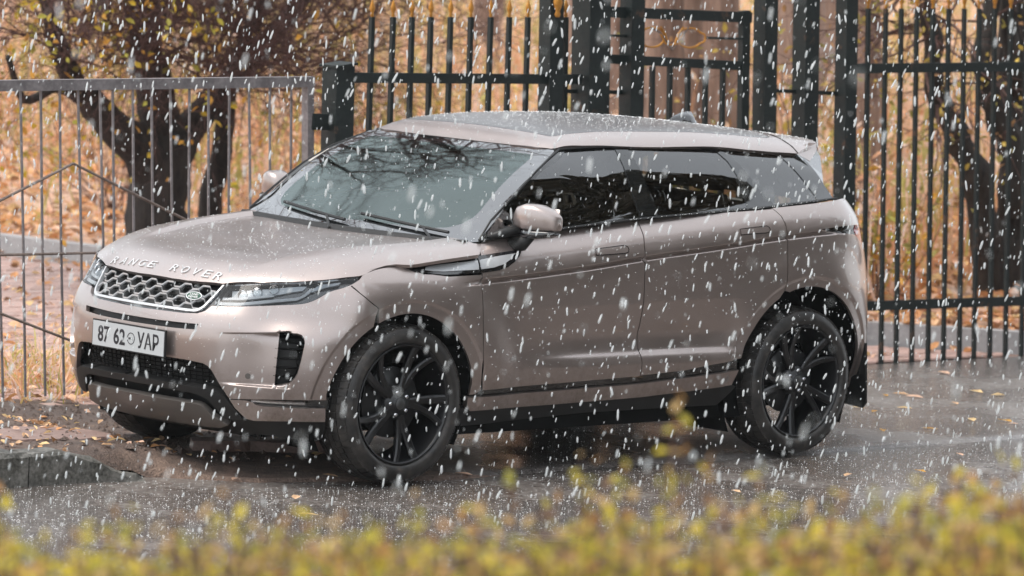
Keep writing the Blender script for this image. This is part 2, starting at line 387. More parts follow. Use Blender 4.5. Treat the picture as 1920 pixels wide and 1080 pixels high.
def mk_tyre():
    m = new_mat('wet_tyre_rubber', (.016,.016,.017), .45, 0, .5); t = NT(m)
    n = t.noise(t.coord('Object'), 14, 6, .6)
    t.link(t.ramp(n, [(.35, (.012,.012,.012)), (.58, (.038,.034,.031)), (.72, (.078,.066,.056))]), t.b.inputs['Base Color'])
    t.link(t.ramp(n, [(.3, .30), (.7, .62)]), t.b.inputs['Roughness'])
    return m
M['tyre'] = mk_tyre()
M['rim'] = new_mat('gloss_black_alloy', (.006,.006,.007), .42, .0, .4, .35, .10)

# ================================================================ the setting
def lerp(a, b, t): return a + (b-a)*t
rng = np.random.RandomState(11)
def vnoise(x, y, sc=1.0, seed=0):
    """cheap smooth value noise"""
    x = np.asarray(x, float)*sc; y = np.asarray(y, float)*sc
    xi = np.floor(x).astype(int); yi = np.floor(y).astype(int); fx = x-xi; fy = y-yi
    def h(a, b):
        n = (a*374761393 + b*668265263 + seed*1442695) & 0x7fffffff
        n = ((n ^ (n >> 13))*1274126177) & 0x7fffffff
        return ((n ^ (n >> 16)) & 0xffff)/65535.
    u = fx*fx*(3-2*fx); v = fy*fy*(3-2*fy)
    return (h(xi,yi)*(1-u)+h(xi+1,yi)*u)*(1-v) + (h(xi,yi+1)*(1-u)+h(xi+1,yi+1)*u)*v
def kerb_x(y): return np.interp(y, [1.9,2.65,7.9,9.3,20,60], [8.85,8.05,6.20,5.95,5.0,3.0])
def park_z(x, y):
    s = np.maximum(0, np.asarray(x) - kerb_x(y) - .12)
    return .10 + .055*np.minimum(s, 8) + .012*np.maximum(s-8, 0) + .10*(vnoise(x, y, .7, 3)-.5)*np.minimum(1, s) + .05*(vnoise(x, y, 2.3, 5)-.5)*np.minimum(1, s)

def ground_mat(name, stops, scale, rough=(.5,.8), bump=.5, bdist=.01, wet=None):
    m = new_mat(name, (.1,.1,.1), .7); t = NT(m); v = t.coord('Object')
    n1 = t.noise(v, scale, 8, .65); n2 = t.noise(v, scale*7, 4, .6); n3 = t.noise(v, .9, 5, .6)
    mx = t.mix(n1, n2, .62 if 'asphalt' in name else .5); mx2 = t.mix(mx, n3, .22 if 'asphalt' in name else .35)
    t.link(t.ramp(mx2, stops), t.b.inputs['Base Color'])
    t.link(t.ramp(n3, [(.44, rough[0]), (.66, rough[1])]), t.b.inputs['Roughness'])
    t.link(t.bump(n2, bump, bdist), t.b.inputs['Normal'])
    return m
M['road'] = ground_mat('wet_asphalt_road', [(.40,(.030,.025,.022)),(.5,(.105,.090,.081)),(.58,(.26,.23,.21))], 26, (.06,.44), .30, .004)
M['apron'] = ground_mat('worn_asphalt_drive', [(.40,(.050,.043,.039)),(.5,(.140,.124,.115)),(.60,(.28,.255,.238))], 30, (.10,.50), .35, .005)
M['dirt'] = ground_mat('leafy_dirt', [(.36,(.045,.032,.026)),(.5,(.13,.090,.072)),(.6,(.24,.165,.125)),(.68,(.34,.24,.17))], 14, (.6,.9), .9, .02)
M['pave'] = ground_mat('pinkish_slab', [(.36,(.16,.105,.09)),(.5,(.26,.175,.150)),(.64,(.36,.25,.215))], 9, (.5,.75), .4, .006)
M['park'] = ground_mat('leaf_strewn_ground', [(.34,(.38,.21,.13)),(.47,(.60,.38,.26)),(.56,(.76,.54,.42)),(.66,(.58,.44,.24))], 7, (.8,.95), .9, .04)
M['kerb'] = ground_mat('weathered_kerb_concrete', [(.40,(.026,.025,.019)),(.48,(.10,.095,.083)),(.62,(.24,.228,.205))], 8, (.5,.8), .6, .006)
M['kerb_pale'] = ground_mat('pale_kerb_concrete', [(.33,(.22,.22,.23)),(.5,(.36,.355,.36)),(.66,(.46,.455,.46))], 6, (.5,.8), .3, .004)
M['mortar'] = new_mat('sand_joint', (.22,.15,.125), .9)
def painted(name, a, b, rough=.45, metal=0, rust=None):
    m = new_mat(name, a, rough, metal); t = NT(m); v = t.coord('Object'); n = t.noise(v, 9, 6, .65); n2 = t.noise(v, 60, 3, .6)
    c = t.ramp(t.mix(n, n2, .4), [(.40, a), (.62, b)])
    if rust: c = t.mix(c, rust, t.ramp(t.noise(v, 5.5, 8, .75), [(.60, 0), (.64, .85)]))
    t.link(c, t.b.inputs['Base Color']); t.link(t.bump(n2, .25, .002), t.b.inputs['Normal'])
    t.link(t.ramp(n, [(.4, rough), (.65, min(1, rough+.25))]), t.b.inputs['Roughness']); return m
M['fence_black'] = painted('dark_green_black_paint', (.004,.009,.009), (.010,.017,.016), .5, 0, (.075,.040,.024))
M['fence_grey'] = painted('weathered_galvanised_steel', (.16,.145,.148), (.28,.255,.255), .5, .3, (.12,.07,.05))
M['gold'] = painted('worn_gold_paint', (.42,.17,.02), (.62,.29,.05), .4, .35)
M['rod'] = painted('rusty_rod', (.13,.095,.08), (.24,.19,.16), .6)

def grid_obj(name, x0, x1, y0, y1, st, zf, mat, mask=None, kind='structure'):
    xs = np.arange(x0, x1+1e-6, st); ys = np.arange(y0, y1+1e-6, st); X, Y = np.meshgrid(xs, ys); Z = zf(X, Y)
    V = np.c_[X.ravel(), Y.ravel(), Z.ravel()]; n = len(xs); F = []
    for j in range(len(ys)-1):
        for i in range(n-1):
            a = j*n+i
            if mask is None or mask((X[j,i]+X[j,i+1])/2, (Y[j,i]+Y[j+1,i])/2): F.append((a, a+1, a+1+n, a+n))
    o = mesh_obj(name, V, F, mat, None, True); return tag(o, kind=kind)
# one big base sheet to the horizon
mesh_obj('ground', [(-260,-260,-.16),(420,-260,-.16),(420,420,-.16),(-260,420,-.16)], [(0,1,2,3)], M['park'])['kind'] = 'structure'
# the park slope behind the fence
xs = np.r_[np.arange(0, 24, .25), np.arange(24, 150, 3.)]; ys = np.r_[np.arange(1.95, 24, .3), np.arange(24, 160, 3.)]
V = []; F = []; W = []
n = len(xs)
for y in ys:
    x0 = float(kerb_x(y)) + .12
    for s in xs: V.append((x0 + s, y, float(park_z(x0+s, y))))
for j in range(len(ys)-1):
    for i in range(n-1): a = j*n+i; F.append((a, a+1, a+1+n, a+n))
tag(mesh_obj('park_ground', V, F, M['park'], None, True), kind='structure')
# road, drive, verge
def seam_y(x): return np.interp(x, [-30,-.95,-.1,.317,1.2,3.55,5.2,30], [-.24,-.24,-.20,-.63,-.90,-.95,-.945,-.95])
def strip(name, xs, ya, yb, z, mat, zf=None, ny=2):
    V = []; F = []
    for x in xs:
        a, b = float(ya(x)), float(yb(x))
        for k in range(ny):
            y = a + (b-a)*k/(ny-1); V.append((x, y, z if zf is None else float(zf(x, y))))
    for i in range(len(xs)-1):
        for k in range(ny-1): a = i*ny+k; F.append((a, a+ny, a+ny+1, a+1))
    return tag(mesh_obj(name, V, F, mat, None, True), kind='structure')
strip('road', np.r_[-60, -20, np.arange(-3, 7, .12), 12, 60], lambda x: -9.5, lambda x: seam_y(x)+.30, -.012, M['road'], lambda x, y: -.012 + .006*(vnoise(x, y, 1.7, 9)-.5), 40)
def drive_z(x, y):
    x = np.asarray(x, float); y = np.asarray(y, float)
    lift = .115*sstep(.75, -.25, x)*sstep(-.45, .05, y) + .07*sstep(1.3, .1, x)*sstep(1.1, 1.9, y)
    return .0 + lift + .010*(vnoise(x, y, 3, 2)-.5)*sstep(.6, -.2, x)
seam2 = lambda x: seam_y(x) + .02
strip('drive', np.r_[.55, np.arange(.6, 12, .15), 16, 60], seam2, lambda x: 1.86, 0, M['apron'], lambda x, y: float(drive_z(x, y)) - (.04 if y < seam_y(x)+.021 else 0), 26)
def verge_z(x, y):
    r = .012*(vnoise(x, y, 5, 4)-.5) + .012*(vnoise(x, y, 17, 8)-.5)
    return drive_z(x, y) + .006 + r*sstep(.9, .3, np.asarray(x, float)) - .02*sstep(1.25, 1.7, np.asarray(x, float) + .3*(vnoise(x, y, 2.2, 6)-.5))
strip('verge', np.r_[-60, -12, np.arange(-4, 2.1, .06)], lambda x: seam_y(x)+.03, lambda x: 2.2, 0, M['dirt'], lambda x, y: float(verge_z(x, y)) - (.06 if y < seam_y(x)+.031 else 0), 60)
# crumbling old concrete edges on the left of the drive
def slab(name, pts, z0, z1, mat, label=None, cat=None, parent=None, jit=.02, seed=1, kind=None):
    r = np.random.RandomState(seed); P = []
    for i in range(len(pts)):
        a = np.array(pts[i]); b = np.array(pts[(i+1) % len(pts)]); k = max(1, int(np.hypot(*(b-a))/.07))
        for j in range(k): P.append(a + (b-a)*j/k + r.normal(0, jit, 2))
    k = len(P); V = [(p[0], p[1], z1 + r.normal(0, .003)) for p in P] + [(p[0]+r.normal(0,.01), p[1]+r.normal(0,.01), z0) for p in P]
    F = [tuple(range(k))] + [(i, i+k, (i+1)%k+k, (i+1)%k) for i in range(k)]
    o = mesh_obj(name, V, F, mat, parent); 
    return tag(o, label, cat, kind=kind)
slab('old_slab', [(-.75,.35),(-.30,.16),(.02,.12),(.10,.30),(-.15,.62),(-.70,.75)], -.02, .128, M['pave'], kind='structure', seed=3, jit=.012)
slab('broken_edge', [(.66,.34),(.95,.16),(1.30,-.02),(1.40,.06),(1.05,.28),(.74,.44)], -.02, .055, M['pave'], kind='structure', seed=12, jit=.018)
# the broken kerb at the left edge of the road: separate kerb stones
xk = [-6.4,-5.4,-4.4,-3.4,-2.4,-1.42]
kr = empty('roadside_kerb', (-1,-.25,0), 'weathered grey concrete kerb ending broken at the left roadside', 'kerb')
def stone(x0, x1, y0, y1, z1, z1b, broken=False, par=None, seed=0, mat=None, name='kerb_stone'):
    r = np.random.RandomState(seed); n = 14; V = []; F = []
    for i in range(n+1):
        t = i/n; x = x0 + (x1-x0)*t; z = z1 + (z1b-z1)*t; j = .004
        if broken: j = .004 + .010*max(0, t-.35); z = z1 + (z1b-z1)*max(0, (t-.35)/.65)**1.1
        yo = (-.20*max(0, t-.5)**1.2 if broken else 0)
        pr = [(y0, -.05), (y0+.004, z-.018), (y0+.022, z), (y1-.01, z), (y1, z-.015), (y1, -.05)]
        V += [(x + r.normal(0, j*.4), yy + yo + r.normal(0, j*.6), zz + (r.normal(0, j) if zz > 0 else 0)) for yy, zz in pr]
    for i in range(n):
        for k in range(5): a = i*6+k; F.append((a, a+1, a+7, a+6))
    F.append(tuple(reversed(range(6)))); F.append(tuple(range(n*6, n*6+6)))
    o = mesh_obj(name, [(a-par.location.x, b-par.location.y, c) for a, b, c in V], F, mat or M['kerb'], par); return o
for i in range(len(xk)-1): stone(xk[i]+.005, xk[i+1]-.005, -.25, -.09, .142, .142, False, kr, i)
stone(-1.415, -.76, -.25, -.09, .142, .140, False, kr, 31)
stone(-.75, -.14, -.25, -.08, .138, .004, True, kr, 77)
# pale kerb between the paving and the park
kp = empty('park_kerb', (8, 2.7, 0), 'pale concrete kerb edging the leaf covered park behind the fence', 'kerb')
ys = np.arange(2.0, 22, 1.0)
for i, y in enumerate(ys):
    a = Vector((float(kerb_x(y)), y, 0)); b = Vector((float(kerb_x(y+.985)), y+.985, 0)); mb = MB()
    m = (a+b)/2; d = b-a; ang = math.atan2(d.y, d.x)
    mb.box((m.x+.06-8, m.y-2.7, .035), (d.length, .13, .19 + .006*(i % 3)), Matrix.Rotation(ang, 3, 'Z')); mb.build('kerb_stone', M['kerb_pale'], kp)
# brick paving strip between fence and kerb
bed = strip('footpath', np.r_[np.arange(-4, 9.2, .4)], lambda x: 1.93, lambda x: min(24., float(np.interp(-x, [-8.85,-8.05,-6.2,-5.95,-5.0], [1.95,2.65,7.9,9.3,20])) ) + .0, 0, M['mortar'], lambda x, y: -.012 + .07*float(sstep(1.3, .1, x))*0, 3)
bm_pal = []
for k, c in enumerate(((.42,.27,.225),(.47,.31,.265),(.38,.25,.215))):
    bm_pal.append(ground_mat('pinkish_paver', [(.36, tuple(q*.7 for q in c)), (.5, c), (.66, tuple(min(1, q*1.3) for q in c))], 12, (.45,.75), .3, .004))
brick_me = []
for k in range(3):
    mb = MB(); V = [(-.098,-.048,0),(.098,-.048,0),(.098,.048,0),(-.098,.048,0)]; e = .006
    mb.add(V + [(x - math.copysign(e, x), y - math.copysign(e, y), .012) for x, y, z in V], [(4,5,6,7),(0,1,5,4),(1,2,6,5),(2,3,7,6),(3,0,4,7)])
    o = mb.build('paver', bm_pal[k]); brick_me.append(o.data); bpy.data.objects.remove(o)
rest = [MB() for k in range(3)]; cnt = 0
spots = []
for j in range(70):
    y = 1.98 + j*.105
    for i in range(64):
        x = -1.4 + i*.205 + (.1 if j % 2 else 0)
        if x + .1 > float(kerb_x(y)) - .08: continue
        # what the camera can make out: left of the car and right of it
        d = (Vector((x, y, 0)) - CAM_POS); zc_ = d.dot(CF); px = 960 + 8774*d.dot(CR)/zc_; py = 540 - 8774*d.dot(CU)/zc_
        vis = (-40 < px < 240 and 460 < py < 700) or (1600 < px < 1960 and 500 < py < 720)
        spots.append((0 if vis else 1, x, y))
nv_ = 0
spots.sort(key=lambda s: (s[0], s[2]))
for vis, x, y in spots:
    k = rng.randint(3); z = -.004 + rng.uniform(-.003, .003); rz = rng.normal(0, .01)
    if vis == 0 and nv_ < 300:
        o = bpy.data.objects.new('paver', brick_me[k]); COL.objects.link(o); o.parent = bed; o.location = (x, y, z); o.rotation_euler = (rng.normal(0,.01), rng.normal(0,.01), rz); nv_ += 1
    else:
        me = brick_me[k]; rest[k].add([(v.co.x+x, v.co.y+y, v.co.z+z) for v in me.vertices], [tuple(p.vertices) for p in me.polygons])
for k in range(3):
    if rest[k].v: tag(rest[k].build('paver_field', bm_pal[k], bed), kind='stuff')

# ---------------------------------------------------------------- fences
FY = 1.9
def P3(p, dy=0): return (p[0], FY+dy, p[1])
def down(bar, zb):
    (a, b), (c, d) = bar; t = (b - zb)/(b - d); return (a + (c-a)*t, zb)
gf_ = empty('grey_railing', (1.6, FY+.03, 0), 'low grey galvanised railing with thin bars in front of the big bare tree', 'fence')
def fobj(mb, name, mat, par):
    o = mb.build(name, mat, par); o.location = -par.location; return o
mb = MB(); mb.bar((-3.5, FY+.03, 1.575), P3(FN['grey_rail'][1], .03), .055, .045); fobj(mb, 'top_rail', M['fence_grey'], gf_)
mb = MB(); a, b = FN['grey_post']; e = down((a, b), .0); mb.bar(P3(a, .031), P3(e, .031), .044, .05); fobj(mb, 'end_post', M['fence_grey'], gf_)
lean = .07
for bar_ in FN['grey_bars']:
    e = down(bar_, .06); r = rng.normal(0, .006); mb = MB(); mb.tube([P3(bar_[0], .03), P3(((bar_[0][0]+e[0])/2 + r, (bar_[0][1]+e[1])/2), .03), P3(e, .03)], .0072, 6); fobj(mb, 'bar', M['fence_grey'], gf_)
for k in range(28):
    x = .51 - k*.135; mb = MB(); mb.tube([(x, FY+.03, 1.61), (x+.11, FY+.03, .08)], .0085, 6); fobj(mb, 'bar', M['fence_grey'], gf_)
for L_ in FN['grey_rods']:
    L2 = list(L_)
    if L2[0][0] < .6: d0 = ((L2[1][0]-L2[0][0]), (L2[1][1]-L2[0][1])); L2 = [(L2[0][0]-d0[0]*.8, L2[0][1]-d0[1]*.8)] + L2
    mb = MB(); mb.tube([P3(p, .012) for p in L2], .0075, 6); fobj(mb, 'brace_rod', M['rod'], gf_)

def finial(x, z, s=1.0, dy=0, par=None):
    mb = MB(); n = 8; prof = [(.010,0),(.016,.012),(.010,.024),(.020,.045),(.024,.062),(.012,.095),(.001,.125)]
    V = []; F = []
    for r_, h in prof: V += [(x + lean*-h*.3 + s*r_*cos(2*pi*i/n), FY+dy + s*r_*.6*sin(2*pi*i/n), z + s*h) for i in range(n)]
    for j in range(len(prof)-1):
        for i in range(n): F.append((j*n+i, j*n+(i+1)%n, (j+1)*n+(i+1)%n, (j+1)*n+i))
    mb.add(V, F); o = mb.build('gold_finial', M['gold'], par, True); o.location = -par.location; return o
db = empty('spear_fence', (3.7, FY, 0), 'black green spear fence with gold tips seen above the windscreen, left of the gate', 'fence')
for bar_ in FN['dark_bars'] + FN['dark_bars2']:
    e = down(bar_, .04); mb = MB(); mb.bar(P3(bar_[0]), P3(e), .024, .024); fobj(mb, 'bar', M['fence_black'], db); finial(bar_[0][0], bar_[0][1], .8, 0, db)
for k, (r_, z) in enumerate(((FN['dark_rail'], 0), (FN['dark_rail_low'], 0))):
    mb = MB(); mb.bar(P3(r_[0], -.022), P3(r_[1], -.022), .055 if k == 0 else .05, .018); fobj(mb, 'rail', M['fence_black'], db)
def post(name, p, wd, label, zt=None, dep=None, extra=None):
    a, b = p[0], p[1]; e = down((a, b), -.02); t = empty(name, (e[0], FY, 0), label, 'post')
    mb = MB(); top = P3(a); mb.bar(top, P3(e), wd, dep or wd*.9); fobj(mb, 'shaft', M['fence_black'], t)
    mb = MB(); mb.box((e[0], FY, .012), (wd+.07, (dep or wd)+.07, .02)); fobj(mb, 'foot_plate', M['fence_black'], t)
    mb = MB(); mb.bar(top, (top[0]-.0015, top[1], top[2]+.012), wd+.02, (dep or wd)+.02); fobj(mb, 'cap', M['fence_black'], t)
    return t
pL = post('fence_post', FN['postL'], .128, 'short black square post between the grey railing and the spear fence')
mb = MB(); mb.bar((2.71, FY, 1.455), (2.82, FY, 1.452), .085, .02); fobj(mb, 'bracket', M['fence_black'], pL)
mb = MB(); mb.bar((2.957, FY, 1.53), (2.970, FY, 1.30), .022, .02); fobj(mb, 'hinge', M['fence_black'], pL)
pn = {'A': 'narrow black gate post with a gold finial fixed to its face', 'B': 'thickest black gate post, second from the left',
      'C': 'black gate post at the hinge side of the ornamental gate leaf', 'E': 'black post just right of the ornamental gate leaf',
      'F': 'wide black post standing alone above the rear spoiler', 'G': 'black post where the right hand fence begins'}
PT = {}
for k, p in zip('ABCEFG', FN['posts']):
    PT[k] = post('gate_post', p[:2], p[2], pn[k])
finial(4.395, 2.035, 1.35, -.075, PT['A'])
for a, b, nm in (((4.46,1.622),(5.06,1.614),'B'), ((6.20,1.631),(6.90,1.612),'F')):
    mb = MB(); mb.bar(P3(a, .03), P3(b, .03), .022, .02); fobj(mb, 'link_bar', M['fence_black'], PT[nm])
gl_ = empty('gate_leaf', (5.5, FY, 0), 'black gate leaf with gold scroll ornament between its top bars', 'gate')
for r_, w_ in (('gate_top', .060), ('gate_mid', .052)):
    mb = MB(); mb.bar(P3(FN[r_][0], .012), P3(FN[r_][1], .012), w_, .03); fobj(mb, 'cross_bar', M['fence_black'], gl_)
mb = MB(); mb.bar((4.95, FY+.012, .30), (6.06, FY+.012, .26), .05, .03); fobj(mb, 'cross_bar', M['fence_black'], gl_)
a, b = FN['gate_stile']; e = down((a, b), .06); mb = MB(); mb.bar(P3(a, .013), P3(e, .013), .062, .04); fobj(mb, 'stile', M['fence_black'], gl_)
for bar_ in FN['gate_bars']:
    e = down(bar_, .1); mb = MB(); mb.bar(P3(bar_[0], .012), P3(e, .012), .026, .024); fobj(mb, 'bar', M['fence_black'], gl_)
def ringpts(cx, cz, rx, rz, tip=0):
    out = []
    for i in range(33):
        a = 2*pi*i/32; r = 1 + tip*max(0, cos(a))**12; out.append((cx + rx*cos(a)*r, FY-.005, cz + rz*sin(a)))
    return out
for cx, sg in ((5.215, -1), (5.520, 1)):
    mb = MB(); pts = ringpts(cx, 1.929, .098, .056, 0); pts = [(cx + (x-cx)*(1.0 + (.28 if (x-cx)*sg > .085 else 0)), y, z) for x, y, z in pts]
    mb.tube(pts, .006, 6, False); fobj(mb, 'scroll_ring', M['gold'], gl_)
    mb = MB(); mb.tube([(cx - sg*.06, FY-.008, 1.99), (cx - sg*.10, FY-.008, 1.95), (5.370 + sg*.02, FY-.008, 1.885), (5.372 - sg*.05, FY-.008, 1.865 + .03), (5.367 - sg*.09, FY-.008, 1.95)], .0055, 6); fobj(mb, 'scroll_curl', M['gold'], gl_)
mb = MB(); mb.tube([(5.19,FY-.008,1.985),(5.28,FY-.008,1.955),(5.377,FY-.008,1.858),(5.47,FY-.008,1.955),(5.50,FY-.008,1.99)], .0055, 6); fobj(mb, 'scroll_vee', M['rod'], gl_)
mb = MB(); mb.bar((5.655,FY,1.931), (5.96,FY,1.928), .014, .014); mb.bar((4.84,FY,1.935), (5.08,FY,1.934), .014, .014); fobj(mb, 'scroll_stem', M['fence_black'], gl_)
rf_ = empty('spear_fence', (8.0, FY, 0), 'tall black spear fence with gold tips right of the car', 'fence')
RB = list(FN['right_bars'])
for k in range(10): a = RB[-1]; RB.append(((a[0][0]+.151, a[0][1]+.002), (a[1][0]+.151, a[1][1])))
for bar_ in RB:
    e = bar_[1]; r = rng.normal(0, .003); mb = MB(); mb.bar(P3(bar_[0]), P3((e[0]+r, e[1]-.02)), .023, .023); fobj(mb, 'bar', M['fence_black'], rf_); finial(bar_[0][0], bar_[0][1], .8, 0, rf_)
def ext(r_, x1): (a, b), (c, d) = r_; return [(a, b), (x1, b + (d-b)*(x1-a)/(c-a))]
for r_ in (ext(FN['right_rail'], 10.4), ext(FN['right_low'], 10.5)):
    mb = MB(); mb.bar(P3(r_[0], -.02), P3(r_[1], -.02), .058, .018); fobj(mb, 'rail', M['fence_black'], rf_)

# ---------------------------------------------------------------- trees
def bark(name, a, b, sc=9, stretch=.25, bump=.9):
    m = new_mat(name, a, .85); t = NT(m); v = t.coord('Object', (1,1,stretch)); n = t.noise(v, sc, 7, .7, .4); n2 = t.noise(v, sc*4, 4, .6)
    mx = t.mix(n, n2, .35); t.link(t.ramp(mx, [(.38, a), (.62, b)]), t.b.inputs['Base Color']); t.link(t.bump(mx, bump, .03), t.b.inputs['Normal']); return m
M['bark_dark'] = bark('wet_dark_bark', (.010,.008,.007), (.050,.040,.034))
M['bark_twig'] = bark('brown_twig_bark', (.060,.030,.026), (.19,.105,.088), 20, 1)
M['bark_pale'] = bark('pale_pinkish_bark', (.20,.135,.10), (.42,.30,.245), 5, .18)
M['bark_mid'] = bark('rough_brown_bark', (.13,.080,.060), (.42,.29,.225), 7, .12)
def limb(mb, pts, r0, r1, n=9, rough=.12, r=rng):
    P = smooth3(pts, 4); k = len(P); R = [lerp(r0, r1, (i/(k-1))**.8)*(1 + r.normal(0, rough*.5)) for i in range(k)]
    P = [p + Vector(r.normal(0, 1, 3))*R[i]*rough for i, p in enumerate(P)]
    mb.tube(P, R, n); return P
def smooth3(pts, n=4):
    P = [Vector(p) for p in pts]; P = [2*P[0]-P[1]] + P + [2*P[-1]-P[-2]]; out = []
    for i in range(1, len(P)-2):
        a,b,c,d = P[i-1:i+3]
        for q in range(n):
            t = q/n; out.append(.5*((2*b)+(-a+c)*t+(2*a-5*b+4*c-d)*t*t+(-a+3*b-3*c+d)*t**3))
    out.append(P[-2]); return out
def twigs(mb, p, d, L, r, depth, rg, droop=.0, spread=.75, leaves=None, kids=(3,5)):
    k = max(2, int(L/.22)); P = [Vector(p)]; d = Vector(d).normalized()
    for i in range(k):
        d = (d + Vector(rg.normal(0, .17, 3)) + Vector((0,0,-droop))).normalized(); P.append(P[-1] + d*(L/k))
    R = [lerp(r, r*.35, i/k) for i in range(k+1)]
    mb.tube(P, R, 5 if r > .012 else 3, False)
    if leaves is not None and depth <= 1:
        for q in P[1:]:
            if rg.rand() < .8: leaves.append(q + Vector(rg.normal(0, .05, 3)))
    if depth > 0:
        for j in range(rg.randint(*kids)):
            i = rg.randint(1, k+1); dd = (d + Vector(rg.normal(0, spread, 3))).normalized()
            twigs(mb, P[i], dd, L*rg.uniform(.5,.8), r*.52, depth-1, rg, droop, spread, leaves, kids)
def leaf_mesh(name, pts, size, mats, parent, rg, jitter=.0, elong=1.4, flat=0., per=1):
    """real leaf-shaped faces, six corners each"""
    V = []; F = []; MI = []
    for p in pts:
        for q in range(per):
            s = size*rg.uniform(.65, 1.3); a = Vector(rg.normal(0, 1, 3)); 
            nrm = Vector(rg.normal(0, 1, 3)); nrm.z = abs(nrm.z) + flat; nrm.normalize()
            t = a - nrm*a.dot(nrm); t.normalize(); b = nrm.cross(t); c = Vector(p) + Vector(rg.normal(0, jitter, 3)) if jitter else Vector(p)
            k = len(V); bend = nrm*s*.18
            V += [c - t*s*elong*.5, c - t*s*.12 + b*s*.42 + bend, c + t*s*.28*elong + b*s*.28 + bend, c + t*s*elong*.55, c + t*s*.28*elong - b*s*.28 + bend, c - t*s*.12 - b*s*.42 + bend]
            F += [(k, k+1, k+2, k+3), (k, k+3, k+4, k+5)]; mi = rg.randint(len(mats)); MI += [mi, mi]
    me = bpy.data.meshes.new(name); me.from_pydata([tuple(v) for v in V], [], F)
    for m in mats: me.materials.append(m)
    me.polygons.foreach_set('material_index', MI); me.update()
    o = bpy.data.objects.new(name, me); COL.objects.link(o)
    if parent: o.parent = parent
    return o
def leafm(name, c, tr=.35, rough=.55):
    m = bpy.data.materials.new(name); m.use_nodes = True; t = NT(m)
    t.b.inputs['Roughness'].default_value = rough; t.b.inputs['Base Color'].default_value = (*c, 1)
    v = t.coord('Object'); n = t.noise(v, 11, 3, .6); t.link(t.ramp(n, [(.35, tuple(q*.72 for q in c)), (.65, tuple(min(1, q*1.25) for q in c))]), t.b.inputs['Base Color'])
    tl = t.node('ShaderNodeBsdfTranslucent'); tl.inputs[0].default_value = (*c, 1); mx = t.node('ShaderNodeMixShader'); mx.inputs[0].default_value = tr
    t.link(t.b.outputs[0], mx.inputs[1]); t.link(tl.outputs[0], mx.inputs[2]); t.link(mx.outputs[0], t.out.inputs[0]); return m
LY = [leafm('yellow_leaf', (.62,.44,.04)), leafm('yellow_green_leaf', (.44,.40,.06)), leafm('amber_leaf', (.62,.33,.05))]
LO = [leafm('olive_leaf', (.30,.26,.06)), leafm('brown_leaf', (.40,.22,.09)), leafm('dull_yellow_leaf', (.55,.40,.08))]
LB = [leafm('dry_tan_leaf', (.76,.49,.29), .3, .8), leafm('dry_rust_leaf', (.66,.34,.15), .3, .8), leafm('dry_pink_leaf', (.80,.53,.38), .3, .8), leafm('dry_brown_leaf', (.30,.16,.08), .3, .8), leafm('dry_straw_leaf', (.74,.53,.27), .3, .8)]

# the big bare tree behind the grey railing
T1 = Vector((6.1, 7.2, .1)); bt = empty('bare_tree', T1, 'big dark forked tree behind the grey railing, bare twigs with a few yellow leaves', 'tree')
rg = np.random.RandomState(5); mb = MB(); O = Vector((0,0,0))
def rel(*p): return Vector(p) - T1
y7 = 7.2
limb(mb, [rel(6.02,y7,-.15), rel(6.02,y7,.30), rel(6.03,y7,.62), rel(6.10,y7,.95)], .215, .20, 12, .08, rg)
limb(mb, [rel(6.06,y7,.60), rel(5.80,y7-.05,.86), rel(5.45,y7-.1,1.10), rel(5.10,y7-.2,1.35), rel(4.75,y7-.4,1.75), rel(4.4,y7-.6,2.4)], .17, .03, 10, .10, rg)
limb(mb, [rel(6.08,y7,.85), rel(5.95,y7,1.25), rel(5.85,y7+.05,1.8), rel(5.7,y7,2.8), rel(5.5,y7,4.2)], .15, .07, 10, .10, rg)
limb(mb, [rel(6.12,y7,.80), rel(6.42,y7,1.15), rel(6.75,y7-.1,1.5), rel(7.1,y7-.3,2.1), rel(7.4,y7-.5,3.2)], .13, .03, 10, .10, rg)
limb(mb, [rel(6.56,y7+.1,-.1), rel(6.53,y7+.05,.45), rel(6.56,y7,.85), rel(6.60,y7,1.25), rel(6.9,y7,2.0), rel(7.3,y7+.2,3.0)], .095, .05, 9, .08, rg)
limb(mb, [rel(5.85,y7,1.7), rel(6.1,y7-.4,2.6), rel(5.6,y7-1.2,4.2), rel(4.9,y7-1.9,5.8)], .10, .05, 8, .10, rg)
limb(mb, [rel(5.5,y7,4.2), rel(5.2,y7,5.4), rel(5.3,y7-.4,6.6)], .09, .04, 8, .08, rg)
limb(mb, [rel(5.6,y7,3.2), rel(4.6,y7-.3,4.6), rel(3.6,y7-.3,6.0)], .08, .04, 8, .08, rg)
limb(mb, [rel(5.25,y7-.15,1.22), rel(4.9,y7-.3,1.28), rel(4.5,y7-.5,1.22), rel(4.2,y7-.7,1.5)], .05, .02, 7, .1, rg)
mb.build('trunk', M['bark_dark'], bt, True)
mb = MB(); lv = []
starts = [((5.1,y7-.2,1.35),.9,8),((4.75,y7-.4,1.75),1.1,7),((5.85,y7,1.5),1.2,7),((5.8,y7,2.2),1.4,7),((6.75,y7-.1,1.45),1.1,8),((7.1,y7-.3,2.0),1.2,6),((6.6,y7,1.25),1.0,7),((6.9,y7,1.9),1.2,5),((4.5,y7-.6,2.2),1.2,5),
          ((5.6,y7-.3,1.3),.9,9),((6.2,y7-.2,1.35),.9,9),((6.4,y7-.2,1.7),1.1,9),((5.3,y7-.4,1.35),.9,10),((5.9,y7-.5,1.25),1.0,10),((4.9,y7-.5,1.5),1.0,9),((6.9,y7-.4,1.35),1.0,9),((7.3,y7-.4,1.6),1.1,8),((5.5,y7-.5,1.6),1.1,10),((6.3,y7-.6,1.5),1.1,10)]
